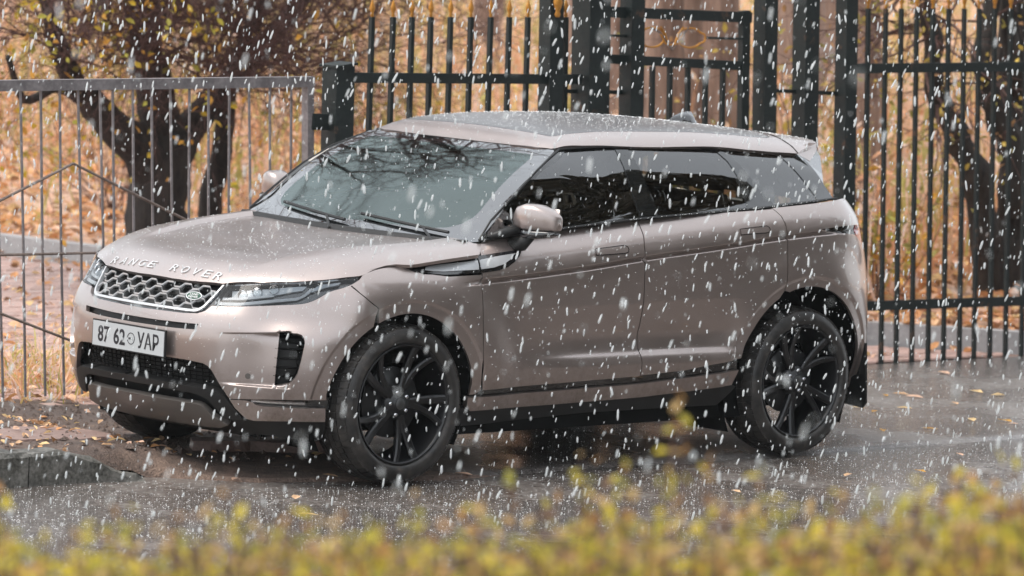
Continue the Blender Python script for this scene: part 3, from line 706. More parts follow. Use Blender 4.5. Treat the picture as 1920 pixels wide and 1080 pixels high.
for p, L, n in starts:
    for j in range(n): twigs(mb, rel(*p) + Vector((rg.normal(0,.08), rg.normal(0,.08), rg.uniform(0,.15))), Vector((rg.normal(0,.8), rg.normal(-.1,.5), abs(rg.normal(.55,.40)))), L*rg.uniform(.7,1.25), .009, 3, rg, .02, .7, lv, (4,6))
for p in [(4.9,y7-1.9,5.8),(5.6,y7-1.2,4.2),(5.3,y7-.4,6.6),(5.5,y7,4.2),(3.6,y7-.3,6.0),(4.6,y7-.3,4.6),(7.4,y7-.5,3.2),(7.3,y7+.2,3.0),(5.2,y7,5.4),(5.3,y7-1.5,5.0)]:
    for j in range(6): twigs(mb, rel(*p), Vector((rg.normal(0,.8), rg.normal(-.2,.7), rg.normal(.4,.5))), rg.uniform(1.2,2.0), .030, 3, rg, .01, .7, None, (3,5))
tag(mb.build('twigs', M['bark_twig'], bt), kind='stuff')
lvp = [p for p in lv if (p.x + T1.x) < 5.55]; lvp2 = [p for p in lv if (p.x+T1.x) >= 5.55]
rg.shuffle(lvp); rg.shuffle(lvp2)
leaf_mesh('leaves', [Vector(p) for p in list(lvp)[:1500]] + [Vector(p) for p in list(lvp2)[:160]], .040, LY, bt, rg, .03)['kind'] = 'stuff'
# forked tree at the right edge
T2 = Vector((9.95, 3.2, .1)); ft = empty('forked_tree', T2, 'dark leaning forked tree behind the right hand fence at the picture edge', 'tree')
rg = np.random.RandomState(8); mb = MB()
def rel2(x, y, z): return Vector((x, y, z)) - T2
limb(mb, [rel2(10.02,3.2,-.2), rel2(10.0,3.2,.3), rel2(9.98,3.2,.8), rel2(10.02,3.25,1.4), rel2(10.0,3.3,2.2), rel2(10.1,3.4,3.5), rel2(9.9,3.6,5.2)], .15, .09, 11, .10, rg)
limb(mb, [rel2(9.90,3.2,.05), rel2(9.78,3.2,.45), rel2(9.60,3.2,.95), rel2(9.38,3.2,1.25), rel2(9.17,3.2,1.50), rel2(9.05,3.15,1.75), rel2(8.9,3.1,2.1), rel2(8.7,3.0,2.8)], .125, .045, 9, .12, rg)
limb(mb, [rel2(9.93,3.15,.75), rel2(9.86,3.15,1.2), rel2(9.70,3.15,1.40), rel2(9.60,3.15,1.60), rel2(9.50,3.15,1.78), rel2(9.56,3.15,1.95), rel2(9.60,3.15,2.3), rel2(9.7,3.1,3.0)], .105, .045, 9, .12, rg)
limb(mb, [rel2(9.98,3.2,1.55), rel2(9.82,3.15,1.75), rel2(9.72,3.1,2.05), rel2(9.5,3.0,2.6)], .075, .04, 8, .12, rg)
mb.build('trunk', M['bark_dark'], ft, True)
mb = MB(); lv = []
for p, L, n in [((9.17,3.2,1.5),.5,4),((8.95,3.1,1.9),.7,6),((8.8,3.0,2.4),.8,5),((9.6,3.15,1.6),.4,2),((9.56,3.15,2.0),.7,4),((9.7,3.1,3.0),1.1,4),((10.0,3.3,2.2),.9,4),((9.1,3.1,2.0),.9,6)]:
    for j in range(n): twigs(mb, rel2(*p), Vector((rg.normal(-.35,.7), rg.normal(0,.5), rg.normal(.0,.5))), L*rg.uniform(.7,1.2), .012, 2, rg, .07, .7, lv, (3,5))
tag(mb.build('twigs', M['bark_twig'], ft), kind='stuff')
rg.shuffle(lv); leaf_mesh('leaves', [Vector(p) for p in list(lv)[:2600]], .034, LO, ft, rg, .03)['kind'] = 'stuff'

# trunks standing in the park behind the gate, blurred by distance
for k, (px, dist, wd, mt, lb) in enumerate([(18.16, 17, .34, 'bark_pale', 'pale tree trunk behind the spear fence, left of the gate posts'), (15.5, 13, .22, 'bark_mid', 'slim brown trunk right of the narrow gate post with the finial'),
        (12.03, 9, .30, 'bark_mid', 'rough brown trunk seen in the narrow gap left of the ornamental gate'), (10.99, 7.5, .38, 'bark_mid', 'broad brown trunk filling the left half of the ornamental gate'), (13.34, 9.5, .34, 'bark_pale', 'pale trunk behind the middle of the ornamental gate'),
        (11.3, 7.2, .34, 'bark_mid', 'broad brown trunk behind the right half of the ornamental gate'), (16.12, 11, .62, 'bark_pale', 'very broad pale pinkish trunk just right of the ornamental gate'), (17.8, 12, .58, 'bark_pale', 'broad pale pinkish trunk between the wide black post and the right hand fence'),
        (11.83, 6.2, .26, 'bark_mid', 'brown trunk at the first bars of the right hand fence')]):
    d0 = Vector((px, dist, float(park_z(px, dist)) - .1)); t = empty('park_tree', d0, lb, 'tree', 'trees in the park behind the gate'); rg = np.random.RandomState(40+k); mb = MB()
    pts = [Vector((0,0,-.1)), Vector((.02,0,.8)), Vector((rg.normal(-.06,.05),0,2.0)), Vector((rg.normal(-.1,.1),0,3.6)), Vector((rg.normal(-.1,.2),.1,5.5))]
    limb(mb, pts, wd*.55, wd*.30, 12, .05, rg)
    for j in range(4): limb(mb, [pts[3+j % 2], pts[3+j % 2] + Vector((rg.normal(0,.6), rg.normal(0,.6), .8)), pts[3] + Vector((rg.normal(0,1.4), rg.normal(0,1.4), 3.2))], wd*.2, .03, 7, .08, rg)
    mb.build('trunk', M[mt], t, True)
    mb = MB(); 
    for j in range(10): twigs(mb, pts[3+j % 2] + Vector((0,0,rg.uniform(0,1))), Vector((rg.normal(0,1), rg.normal(0,1), .5)), 1.8, .025, 2, rg, 0, .7, None)
    tag(mb.build('twigs', M['bark_twig'], t), kind='stuff')

# ---------------------------------------------------------------- leaf litter, weeds, shrubs in the park
rg = np.random.RandomState(21)
def cam_px(x, y, z):
    d = Vector((x, y, z)) - CAM_POS; q = d.dot(CF); return 960 + 8774*d.dot(CR)/q, 540 - 8774*d.dot(CU)/q
pts = []
while len(pts) < 40000:
    y = 2.0 + 34*rg.rand()**1.5; x = float(kerb_x(y)) + .15 + 26*rg.rand()
    z = float(park_z(x, y)); px, py = cam_px(x, y, z)
    if -700 < px < 2500: pts.append((x, y, z + .015 + .05*rg.rand()))
leaf_mesh('leaf_litter', pts, .085, LB, None, rg, 0, 1.2, 1.2)['kind'] = 'stuff'
# tall dry weeds: thin upright stems with side leaves
V = []; F = []; MI = []
wm = [leafm('dry_weed_straw', (.80,.57,.40), .42, .8), leafm('dry_weed_rust', (.72,.40,.23), .42, .8), leafm('weed_green', (.46,.42,.13), .45, .7), leafm('weed_pinkish', (.85,.62,.51), .42, .8), leafm('weed_yellow', (.70,.52,.20), .45, .7)]
cnt = 0
while cnt < 13000:
    y = 2.3 + 36*rg.rand()**1.3; x = float(kerb_x(y)) + .5 + 26*rg.rand(); z = float(park_z(x, y)); px, py = cam_px(x, y, z)
    if not (-600 < px < 2400): continue
    cl = vnoise(x, y, .55, 31)
    if (215 < px < 440 and y < 7.6) or (px > 1690 and y < 3.5): continue
    if cl < .30 and rg.rand() < .8: continue
    cnt += 1; h = rg.uniform(.25, .55) + .55*cl*rg.rand(); lean_ = Vector((rg.normal(0,.16), rg.normal(0,.16), 1)).normalized(); w = rg.uniform(.006,.014)
    b = Vector((x, y, z-.02)); mi = int(min(4, max(0, vnoise(x, y, .8, 77)*5 + rg.normal(0, .9)))); ang = rg.uniform(0, pi); u = Vector((cos(ang), sin(ang), 0)); prev = b
    dd = lean_
    for s in range(3):
        nx = prev + dd*h/3; dd = (dd + Vector(rg.normal(0,.12,3))).normalized(); k = len(V); V += [prev - u*w, prev + u*w, nx + u*w*.8, nx - u*w*.8]; F.append((k,k+1,k+2,k+3)); MI.append(mi)
        for q in range(2):
            a = Vector((rg.normal(0,1), rg.normal(0,1), rg.uniform(-.2,.9))).normalized(); L = rg.uniform(.04,.13); c = a.cross(Vector((0,0,1))).normalized()*L*.22; k = len(V)
            V += [nx, nx + a*L*.5 + c, nx + a*L, nx + a*L*.5 - c]; F.append((k,k+1,k+2,k+3)); MI.append(mi if rg.rand() < .7 else rg.randint(5))
        prev = nx
me = bpy.data.meshes.new('dry_weeds'); me.from_pydata([tuple(v) for v in V], [], F)
for m in wm: me.materials.append(m)
me.polygons.foreach_set('material_index', MI); o = bpy.data.objects.new('dry_weeds', me); COL.objects.link(o); o['kind'] = 'stuff'
# far off scrub closing the view, distant haze painted into its pale pinks
V = []; F = []; MI = []
for i in range(21000):
    y = 30 + 75*rg.rand(); x = float(kerb_x(y)) + 2 + 75*rg.rand(); z = float(park_z(x, y)); px, py = cam_px(x, y, z)
    if not (-700 < px < 2500): continue
    h = rg.uniform(.5,1.8); w = rg.uniform(.05,.16); ang = rg.uniform(0,pi); u = Vector((cos(ang), sin(ang), 0)); b = Vector((x,y,z)); tp_ = b + Vector((rg.normal(0,.2), rg.normal(0,.2), h)); k = len(V)
    V += [b-u*w*.4, b+u*w*.4, (b+tp_)/2 + u*w, tp_, (b+tp_)/2 - u*w]; F.append((k,k+1,k+2,k+3,k+4)); MI.append(rg.randint(5))
me = bpy.data.meshes.new('far_scrub'); me.from_pydata([tuple(v) for v in V], [], F)
for m in (wm[0], wm[3], wm[3], leafm('far_scrub_haze_pink', (.84,.60,.48), .45, .9), leafm('far_scrub_brown', (.66,.43,.31), .45, .9)): me.materials.append(m)
me.polygons.foreach_set('material_index', MI); o = bpy.data.objects.new('far_scrub', me); COL.objects.link(o); o['kind'] = 'stuff'
# golden grass, weeds and leaves on the strip just behind the grey railing, leaves blown on the path
pts = []
for i in range(2600):
    x = rg.uniform(-3.5, 5.2); y = 1.98 + 2.5*rg.rand()
    if y > 3.3 + .9*vnoise(x, y, .9, 14): continue
    pts.append((x, y, .02 + .03*rg.rand()))
for i in range(1300):
    y = rg.uniform(2, 9); x = rg.uniform(-1, float(kerb_x(y))); pts.append((x, y, .016))
leaf_mesh('path_leaves', pts, .055, LB, None, rg, 0, 1.3, 1.6)['kind'] = 'stuff'
V = []; F = []; MI = []
for i in range(5200):
    x = rg.uniform(-3.5, 5.2); y = 1.98 + 2.4*rg.rand()
    if y > 3.2 + .9*vnoise(x, y, .9, 14) or (x > 2.6 and rg.rand() < .5): continue
    h = rg.uniform(.06,.20)*(1 + 1.3*vnoise(x, y, 1.6, 50)**2); ang = rg.uniform(0, pi); u = Vector((cos(ang), sin(ang), 0))*rg.uniform(.003,.007); b = Vector((x, y, 0)); d = Vector((rg.normal(0,.45), rg.normal(0,.45), 1))*h; k = len(V)
    V += [b-u, b+u, b + d*.55 + u*.9, b + d*.55 - u*.9, b + d*1.0 + Vector((d.x*.4, d.y*.4, -h*.1))]; F += [(k,k+1,k+2,k+3), (k+3,k+2,k+4)]; mi = int(rg.randint(5)); MI += [mi, mi]
me = bpy.data.meshes.new('verge_grass'); me.from_pydata([tuple(v) for v in V], [], F)
for m in wm: me.materials.append(m)
me.polygons.foreach_set('material_index', MI); o = bpy.data.objects.new('verge_grass', me); COL.objects.link(o); o['kind'] = 'stuff'
# leafy bushes
for k, (x, y, h, w, n, mats, lb) in enumerate([(7.6, 9.6, .9, .8, 900, LY, 'low yellowing bush left of the big bare tree'), (8.1, 7.2, .8, .7, 700, LO + LY[:1], 'straggly bush right of the big bare tree, behind the windscreen'),
        (9.2, 4.6, 1.3, .35, 700, LO, 'tall brown green bush behind the right hand fence beside the car tail'), (8.75, 3.3, .55, .45, 500, LO + LY, 'small bush at the foot of the forked tree')]):
    b0 = Vector((x, y, float(park_z(x, y)))); t = empty('bush', b0, lb, 'bush'); rg2 = np.random.RandomState(60+k); mb = MB(); lv = []
    for j in range(16): twigs(mb, Vector((rg2.normal(0,.08), rg2.normal(0,.08), 0)), Vector((rg2.normal(0,.4*w), rg2.normal(0,.4*w), 1)), h*rg2.uniform(.6,1), .008, 2, rg2, .02, .5, lv, (2,4))
    tag(mb.build('stems', M['bark_twig'], t), kind='stuff'); rg2.shuffle(lv); leaf_mesh('leaves', [Vector(p) for p in list(lv)[:n]], .045, mats, t, rg2, .03)['kind'] = 'stuff'

# leaves and crumbs on the verge and drive
pts = []
for i in range(950):
    x = rg.uniform(-3.5, 1.4); y = rg.uniform(-.1, 1.9)
    if rg.rand() > .25 + .75*sstep(.9, -.3, x): continue
    pts.append((x, y, float(verge_z(x, y)) + .012))
leaf_mesh('verge_leaves', pts, .034, LB, None, rg, 0, 1.3, 2.5)['kind'] = 'stuff'
V = []; F = []
for i in range(2600):       # stones and clods
    x = rg.uniform(-3.5, 1.2); y = rg.uniform(-.1, 1.9); s = rg.uniform(.004, .018) if rg.rand() < .9 else rg.uniform(.015,.035); z = float(verge_z(x, y)); k = len(V)
    a = rg.uniform(0, 2*pi)
    V += [(x + s*cos(a+q*pi/2)*rg.uniform(.7,1.2), y + s*sin(a+q*pi/2)*rg.uniform(.7,1.2), z + s*.1) for q in range(4)] + [(x, y, z + s*.9)]
    F += [(k,k+1,k+4),(k+1,k+2,k+4),(k+2,k+3,k+4),(k+3,k,k+4)]
tag(mesh_obj('gravel', V, F, M['dirt']), kind='stuff')
LEAF_LB = ['curled tan leaf right of the mud flap, upper of a close pair near the fence', 'curled leaf just below the pair beside the fence foot right of the mud flap', 'yellow leaf on the drive close behind the rear wheel, level with its hub', 'pale leaf between the fence foot and the middle of the right drive', 'tan leaf out on the drive below the fourth bar of the right fence', 'straw coloured leaf on the drive below the middle of the right fence', 'curled leaf close to the right picture edge, upper of two level with the hub', 'amber leaf lying just above the road seam right of the car', 'tan leaf on the road below the rear wheel, just above the hedge tips', 'leaf on the drive touching the shade of the mud flap', 'small pale leaf at the foot of the second bar of the right fence', 'tan leaf on the road seam just right of the front wheel', 'left of two leaves on the road between front wheel and hedge', 'larger lower leaf on the road between front wheel and hedge', 'tan leaf on the road just above the right end of the hedge', 'straw leaf at the right picture edge, lying on the road seam', 'amber leaf on the drive halfway between rear wheel and fence', 'pale leaf on the drive near the foot of the fifth bar of the right fence', 'curled leaf in the middle of the drive right of the car', 'tan leaf on the road below the number plate, beside the kerb end', "pale leaf on the road just left of the front tyre's contact patch", "amber leaf at the foot of the forked tree's fence bars", 'straw leaf on the drive right of the mud flap tip', 'highest leaf on the drive, right against the fence line', 'tan leaf on the road just below the rear tyre']
for k, (px, py) in enumerate([(1690,740),(1697,766),(1640,772),(1715,745),(1790,757),(1822,788),(1885,790),(1800,853),(1380,922),(1608,765),(1660,742),(870,890),(555,934),(580,966),(1725,884),(1900,795),(1540,765),(1830,735),(1745,805),(440,899),(620,893),(1872,742),(1655,808),(1770,700),(1590,892)]):
    r = (CF*8774 + CR*(px-960) - CU*(py-540)); t_ = (0.004 - CAM_POS.z)/r.z; c = CAM_POS + r*t_
    s = rg.uniform(.030,.055); a = rg.uniform(0,pi)
    V = []; L_ = 2*s
    for q, (u, v, w) in enumerate([(-.5,0,.0),(-.15,.22,.10),(.25,.16,.14),(.55,0,.06),(.25,-.16,.12),(-.15,-.22,.16)]): V.append((L_*(u*cos(a)-v*sin(a)), L_*(u*sin(a)+v*cos(a)), L_*w*rg.uniform(.6,1.6)*.6 + .002))
    o = mesh_obj('fallen_leaf', V, [(0,1,2,3),(0,3,4,5)], (LB[0],LB[4],LY[2],LB[2])[k % 4]); o.location = c; tag(o, LEAF_LB[k], 'leaf', 'fallen leaves on the asphalt')

# ---------------------------------------------------------------- panels cut out of the body surfaces
def densify(poly, step, closed=True):
    out = []; n = len(poly)
    for i in range(n if closed else n-1):
        a = np.array(poly[i], float); b = np.array(poly[(i+1) % n], float)
        k = max(1, int(math.ceil(np.hypot(*(b-a))/step)))
        for j in range(k): out.append(tuple(a + (b-a)*j/k))
    if not closed: out.append(tuple(poly[-1]))
    return out
def inside(P, poly):
    x, y = P[:,0], P[:,1]; px = np.array([p[0] for p in poly]); py = np.array([p[1] for p in poly])
    qx, qy = np.roll(px, -1), np.roll(py, -1); c = np.zeros(len(P), bool)
    for a, b, d, e in zip(px, py, qx, qy):
        if b == e: continue
        m = ((b > y) != (e > y)); c ^= m & (x < (d-a)*(y-b)/(e-b) + a)
    return c
def seg_dist(P, poly):
    D = np.full(len(P), 9.)
    for i in range(len(poly)):
        a = np.array(poly[i]); b = np.array(poly[(i+1) % len(poly)]); ab = b-a; L = ab@ab
        t = np.clip(((P-a)@ab)/max(L, 1e-12), 0, 1); D = np.minimum(D, np.hypot(*(P - a - t[:,None]*ab).T))
    return D
def smooth_poly(pts, n=4, keep=()):
    """catmull-rom through an open list of points"""
    P = [np.array(p, float) for p in pts]; P = [2*P[0]-P[1]] + P + [2*P[-1]-P[-2]]; out = []
    for i in range(1, len(P)-2):
        a,b,c,d = P[i-1:i+3]
        for t in np.linspace(0, 1, n, endpoint=False):
            out.append(tuple(.5*((2*b)+(-a+c)*t+(2*a-5*b+4*c-d)*t*t+(-a+3*b-3*c+d)*t**3)))
    out.append(tuple(P[-2])); return out
CEN = np.array([2.2, 0, .7])
def body_wrap(s, z):
    s = np.asarray(s, float); e_ = float(PS[-1]); b = s > e_; a = np.where(b, 2*e_ - s, s); P = body(a, z)
    P[..., 1] = np.where(b, -P[..., 1], P[..., 1]); return P
def normals(fn, u, v, h=8e-4):
    du = (fn(u+h, v) - fn(u-h, v)); dv = (fn(u, v+h) - fn(u, v-h))
    n = np.cross(du, dv); n /= np.linalg.norm(n, axis=1)[:,None] + 1e-12
    P = fn(u, v)
    if fn in (hood, roof): s = np.sign(n[:,2])
    elif fn in (body, body_wrap): s = np.sign((P[:,0]-np.clip(P[:,0], .95, 3.5))*n[:,0] + P[:,1]*n[:,1])
    else: s = np.sign(((P-CEN)*n).sum(1))
    s[s == 0] = 1
    return P, n*s[:,None]
def cdt_mesh(poly, holes, step, extra=None, guard=.45):
    loops = [poly] + list(holes)
    pts = []; edges = []
    for lp in loops:
        k = len(pts); pts += [tuple(p) for p in lp]; edges += [(k+i, k+(i+1) % len(lp)) for i in range(len(lp))]
    nb = len(pts)
    A = np.array(poly); lo = A.min(0); hi = A.max(0)
    su, sv = (step if hasattr(step, '__len__') else (step, step))
    gu = np.arange(lo[0]+su*.5, hi[0], su); gv = np.arange(lo[1]+sv*.5, hi[1], sv)
    G = np.array([(u + (su*.5 if j % 2 else 0), v) for j, v in enumerate(gv) for u in gu]) if len(gu) and len(gv) else np.zeros((0,2))
    rows = []
    if extra is not None: G, rows = extra(G, lo, hi)
    def ok_mask(Q):
        m = inside(Q, poly)
        for h in holes: m &= ~inside(Q, h)
        d = np.full(len(Q), 9.)
        for lp in loops: d = np.minimum(d, seg_dist(Q, lp))     # drop points that crowd the edges
        return m & (d > guard*min(su, sv))
    if len(G): G = G[ok_mask(G)]
    base = len(pts) + len(G); GR = []
    for Q in rows:
        if len(Q) < 2: continue
        m = ok_mask(Q)
        for i in range(len(Q)):
            if m[i]:
                GR.append(Q[i])
                if i and m[i-1] and np.hypot(*(Q[i]-Q[i-1])) < .06: edges.append((base+len(GR)-2, base+len(GR)-1))
    if GR: G = np.vstack([G, np.array(GR)]) if len(G) else np.array(GR)
    allp = [Vector(p) for p in pts] + [Vector((float(a), float(b))) for a, b in G]
    V, E, F, ov, oe, of = delaunay_2d_cdt(allp, edges, [], 0, 1e-7)
    V = np.array([(a.x, a.y) for a in V]); F = np.array([f for f in F if len(f) == 3])
    c = V[F].mean(1); keep = inside(c, poly)
    for h in holes: keep &= ~inside(c, h)
    return V, F[keep]
def panel(name, fn, poly, mat, parent, step=.022, holes=(), depth=.014, off=0.0, mirror=False, extra=None, flange=True, bstep=None, label=None):
    """a sheet of bodywork over the surface fn, turned inwards along all its edges"""
    st = step if not hasattr(step, '__len__') else min(step)
    bstep = bstep or st*.9
    poly = densify(poly, bstep); holes = [densify(h, bstep) for h in holes]
    V, F = cdt_mesh(poly, holes, step, extra)
    P, N = normals(fn, V[:,0], V[:,1]); P = P + N*off
    # consistent winding
    T = P[F]; fnn = np.cross(T[:,1]-T[:,0], T[:,2]-T[:,0]); flip = (fnn*N[F[:,0]]).sum(1) < 0
    F = F.copy(); F[flip] = F[flip][:, ::-1]
    nv = len(P); verts = list(map(tuple, P)); faces = list(map(tuple, F)); vn = list(map(tuple, N))
    if flange:
        cnt = {}
        for f in F:
            for i in range(3):
                e = (f[i], f[(i+1) % 3]); cnt[e] = cnt.get(e, 0) + 1
        be = [e for e in cnt if (e[1], e[0]) not in cnt]
        idx = {}
        for a, b in be:
            d = P[b]-P[a]; n = np.cross(d, N[a]); n /= np.linalg.norm(n) + 1e-12
            for q in (a, b):
                idx.setdefault(q, []).append(n)
        m = {}
        for q, ns in idx.items():
            n = np.mean(ns, 0); n /= np.linalg.norm(n) + 1e-9
            m[q] = len(verts); verts.append(tuple(P[q])); vn.append(tuple(n))
            verts.append(tuple(P[q] - N[q]*depth)); vn.append(tuple(n))
        for a, b in be: faces.append((m[b], m[a], m[a]+1, m[b]+1))
    me = bpy.data.meshes.new(name); me.from_pydata(verts, [], faces)
    me.polygons.foreach_set('use_smooth', [True]*len(me.polygons)); me.update()
    me.normals_split_custom_set_from_vertices(vn)
    o = link(name, me, mat, parent)
    if label: o['label'] = label
    if mirror:
        me2 = bpy.data.meshes.new(name); me2.from_pydata([(x, -y, z) for x, y, z in verts], [], [tuple(reversed(f)) for f in faces])
        me2.polygons.foreach_set('use_smooth', [True]*len(me2.polygons)); me2.update()
        me2.normals_split_custom_set_from_vertices([(x, -y, z) for x, y, z in vn])
        o2 = link(name, me2, mat, parent)
        return o, o2
    return o
def crease_rows(G, lo, hi, du=.012):
    """rows of points along the flank crease, kept as mesh edges so that it reads as one clean line"""
    u = np.arange(lo[0], hi[0], du)
    x = np.interp(u, PS, PX); zc = zcrease(x)
    rows = [np.c_[u, zc + o] for o in (-.05,-.034,-.026,-.020,-.014,-.011,-.008,-.003,.002,.0045,.007,.010,.015,.022,.035,.05)]
    if len(G):
        zg = zcrease(np.interp(G[:,0], PS, PX)); G = G[np.abs(G[:,1]-zg) > .06]
    return G, rows
def arch_rows(G, rows, signs=(1,)):
    for cx, rs in ((WF, (.436,.45,.463,.472,.478,.483,.488,.493,.499,.508,.52)), (WR, (.495,.503,.512,.520,.526,.531,.537,.545,.555))):
        x = np.interp(np.abs(G[:,0]), PS, PX); r = np.hypot((x-cx)*.98, G[:,1]-WZ); G = G[~((r > rs[0]-.01) & (r < rs[-1]+.010) & (G[:,1] > .38))]
        A = np.radians(np.arange(4, 180, 1.2))
        kill = []
        for L in rows:
            x = np.interp(np.abs(L[:,0]), PS, PX); r = np.hypot((x-cx)*.98, L[:,1]-WZ); kill += [q for q in np.split(L, np.where((r > rs[0]-.01) & (r < rs[-1]+.010))[0]) if len(q) > 2]
        rows = [q[1:] for q in kill]
        for k, r_ in enumerate(rs):
            X = cx + r_*np.cos(A)/.98; Z = WZ + r_*np.sin(A); kk = slice(100, 880); S = np.interp(X, PX[kk], PS[kk])
            for sg in signs: rows.append(np.c_[sg*S, Z])
    return G, rows
def flank_rows(G, lo, hi):
    G, R = crease_rows(G, lo, hi); return arch_rows(G, R)
car = empty('parked_car', (0,0,0), 'pinkish beige metallic compact luxury SUV parked in falling sleet, nose to the left', 'car')
P_ = M['paint']; S_END = float(PS[-1])
def arch_pts(cx, r, a0, a1, n=40):
    """points of a wheel opening as (s, z) on the body side"""
    out = []
    for a in np.linspace(a0, a1, n):
        x = cx + r*cos(radians(a)); z = WZ + r*sin(radians(a))
        k = slice(100, 880); s = float(np.interp(x, PX[k], PS[k])); out.append((s, z))
    return out
ARF, ARR = .430, .487
afF = arch_pts(WF, ARF, 180, 12)      # from front foot over the top to the rear foot
afR = arch_pts(WR, ARR, 172, -6)
def s_of(x): return float(np.interp(x, PX[100:880], PS[100:880]))

# --- front bumper, one piece round the nose -------------------------------------
low = smooth_poly(D['hl_low'][:-1], 3)                      # headlamp lower edge, from grille to fender
gl = [(-.02,.750)] + D['grl_low'][1:]
half_top = [(0,.7495)] + D['grl_low'][1:-1] + low            # centre -> grille corner -> under the lamp
bf = D['bf']
arcb = [p for p in afF if p[0] < D['bf'][-1][0] - .004]      # bottom .. up to the bumper seam
arcb = [(p[0]-.0, p[1]) for p in arcb if p[1] > .402]
half = half_top + bf[:-1] + [(bf[-1][0]-.002, bf[-1][1])] + arcb[::-1] + [(1.057,.401),(.92,.402),(.774,.397),(.5892,.385)] \
     + [(.5775,.3985),(.5363,.4541),(.5,.509),(.478,.528),(.4519,.538),(.3643,.5445),(.2539,.5460),(.0,.5475)]
mir = [(-a, b) for a, b in half[::-1]]
bump_poly = half + mir[1:-1]
slot = [(.4166,.7136),(.4052,.6874),(.2791,.6825),(0,.6805),(-.2791,.6825),(-.4052,.6874),(-.4166,.7136),(-.1581,.7085),(.1581,.7085)]
fogp = [(.8185,.7035),(.8985,.7060),(.9180,.7010),(.9280,.690),(.932,.6661),(.9187,.5883),(.9059,.5243),(.8960,.503),(.8803,.484),(.8634,.473),(.8434,.4647),(.8050,.4606)]
fogn = [(-a, b) for a, b in fogp[::-1]]
def rec_rows(G, lo, hi):
    R = []
    g = np.abs(G[:,0]); zt = .688 + .066*(g-.527)
    G = G[~((g > .44) & (g < .92) & ((np.abs(G[:,1]-zt) < .022) | (np.abs(G[:,1]-.455) < .018)))]
    for sg in (1, -1):
        u = np.arange(.46, .9, .009)
        for z in (.444,.449,.453,.457,.462,.467): R.append(np.c_[sg*u, z+0*u])
        zt = .688 + .066*(u-.527)
        for dz in (-.016,-.010,-.0075,-.005,-.0025,0,.005,.012): R.append(np.c_[sg*u, zt+dz])
    return arch_rows(G, R, (1, -1))
bumper = panel('front_bumper', body, bump_poly, P_, car, .02, [slot, fogp, fogn], extra=rec_rows, depth=.02)
# dark pockets behind the openings
panel('bumper_slot', body, [(.43,.72),(.43,.675),(-.43,.675),(-.43,.72)], M['plastic'], car, .05, off=-.03, flange=False)
RECESS[0] = 0.
for sg in (1, -1):
    sq = [(sg*a, b) for a, b in [(.79,.72),(.96,.72),(.96,.45),(.79,.45)]]
    panel('air_intake', body, sq, M['plastic'], car, .03, off=-.085, flange=False)
    mb = MB()
    for k in range(5):
        z = .50 + k*.045
        pts = [body(sg*s, z) + 0 for s in np.linspace(.80, .935, 6)]
        _, nn = normals(body, np.array([sg*.87]), np.array([z]))
        mb.tube([tuple(p - nn[0]*.05) for p in pts], .006, 5)
    mb.build('intake_slat', M['dark'], car)
RECESS[0] = .045
for sg in (1, -1):
    # parking sensor
    s0 = np.array([sg*.6756]); z0 = np.array([.4959]); p, n = normals(body, s0, z0); p = Vector(p[0]); n = Vector(n[0])
    mb = MB(); mb.tube([p - n*.004, p + n*.003], .0135, 16); mb.build('parking_sensor', M['skid'], car)
RECESS[0] = .045
# lower corner: black strip, painted band, black underneath
for sg in (1, -1):
    f = lambda L: [(sg*a, b) for a, b in L]
    panel('bumper_corner_trim', body, f([(.575,.400),(.62,.400),(1.10,.404),(1.10,.352),(.66,.352)]), M['black_gloss'], car, .025, off=-.022, depth=.02)
    panel('bumper_lower_band', body, f([(.5892,.381),(.675,.384),(.700,.378),(.7227,.367),(.76,.363),(1.059,.362),(1.067,.2985),(.8811,.2986),(.7083,.2896),(.665,.2967),(.612,.344)]), P_, car, .02, depth=.02)
    panel('bumper_chin', body, f([(.55,.30),(1.09,.300),(1.10,.20),(.60,.20)]), M['plastic'], car, .03, off=-.03)
    mb = MB(); pz = body(sg*.86, .380); _, nn = normals(body, np.array([sg*.86]), np.array([.38]))
    pts = [tuple(body(sg*s, .381) - nn[0]*.016) for s in np.linspace(.70, .95, 8)]
    mb.tube(pts, .0075, 6).build('fog_lamp', M['chrome'], car)
# lower intake
panel('lower_grille', body, [(.66,.56),(.66,.22),(-.66,.22),(-.66,.56)], M['plastic'], car, .03, off=-.055, flange=False)
mb = MB()
for k in range(6):
    z = .455 + .018*k
    mb.tube([tuple(body(s, z) + np.array([.045,0,0])) for s in np.linspace(-.46, .46, 30)], .0035, 4)
for k in range(-12, 13):
    s = k*.037; mb.tube([tuple(body(s, z) + np.array([.047,0,0])) for z in np.linspace(.445, .55, 5)], .003, 4)
mb.build('intake_mesh', M['dark'], car)
low_lip = [(0,.432),(.36,.425),(.50,.418),(.56,.40),(.60,.352),(.65,.295),(.60,.285),(.548,.29),(.50,.335),(.46,.375),(.40,.392),(.2,.398),(0,.402)]
panel('intake_lip', body, low_lip + [(-a, b) for a, b in low_lip[::-1]][1:-1], M['plastic'], car, .02, off=.004, depth=.05, label='thin black blade across the lower air intake')
skid = [(0,.3515),(.2145,.349),(.3998,.348),(.43,.342),(.4479,.330),(.4804,.2973),(.5336,.2711),(.56,.262),(.50,.245),(.4223,.241),(.2686,.240),(0,.240)]
panel('skid_plate', body, skid + [(-a, b) for a, b in skid[::-1]][1:-1], M['skid'], car, .02, off=.012, depth=.03, label='warm grey skid plate under the nose')
panel('chin_underside', body, [(.7,.25),(.7,.17),(-.7,.17),(-.7,.25)], M['plastic'], car, .04, off=-.035)

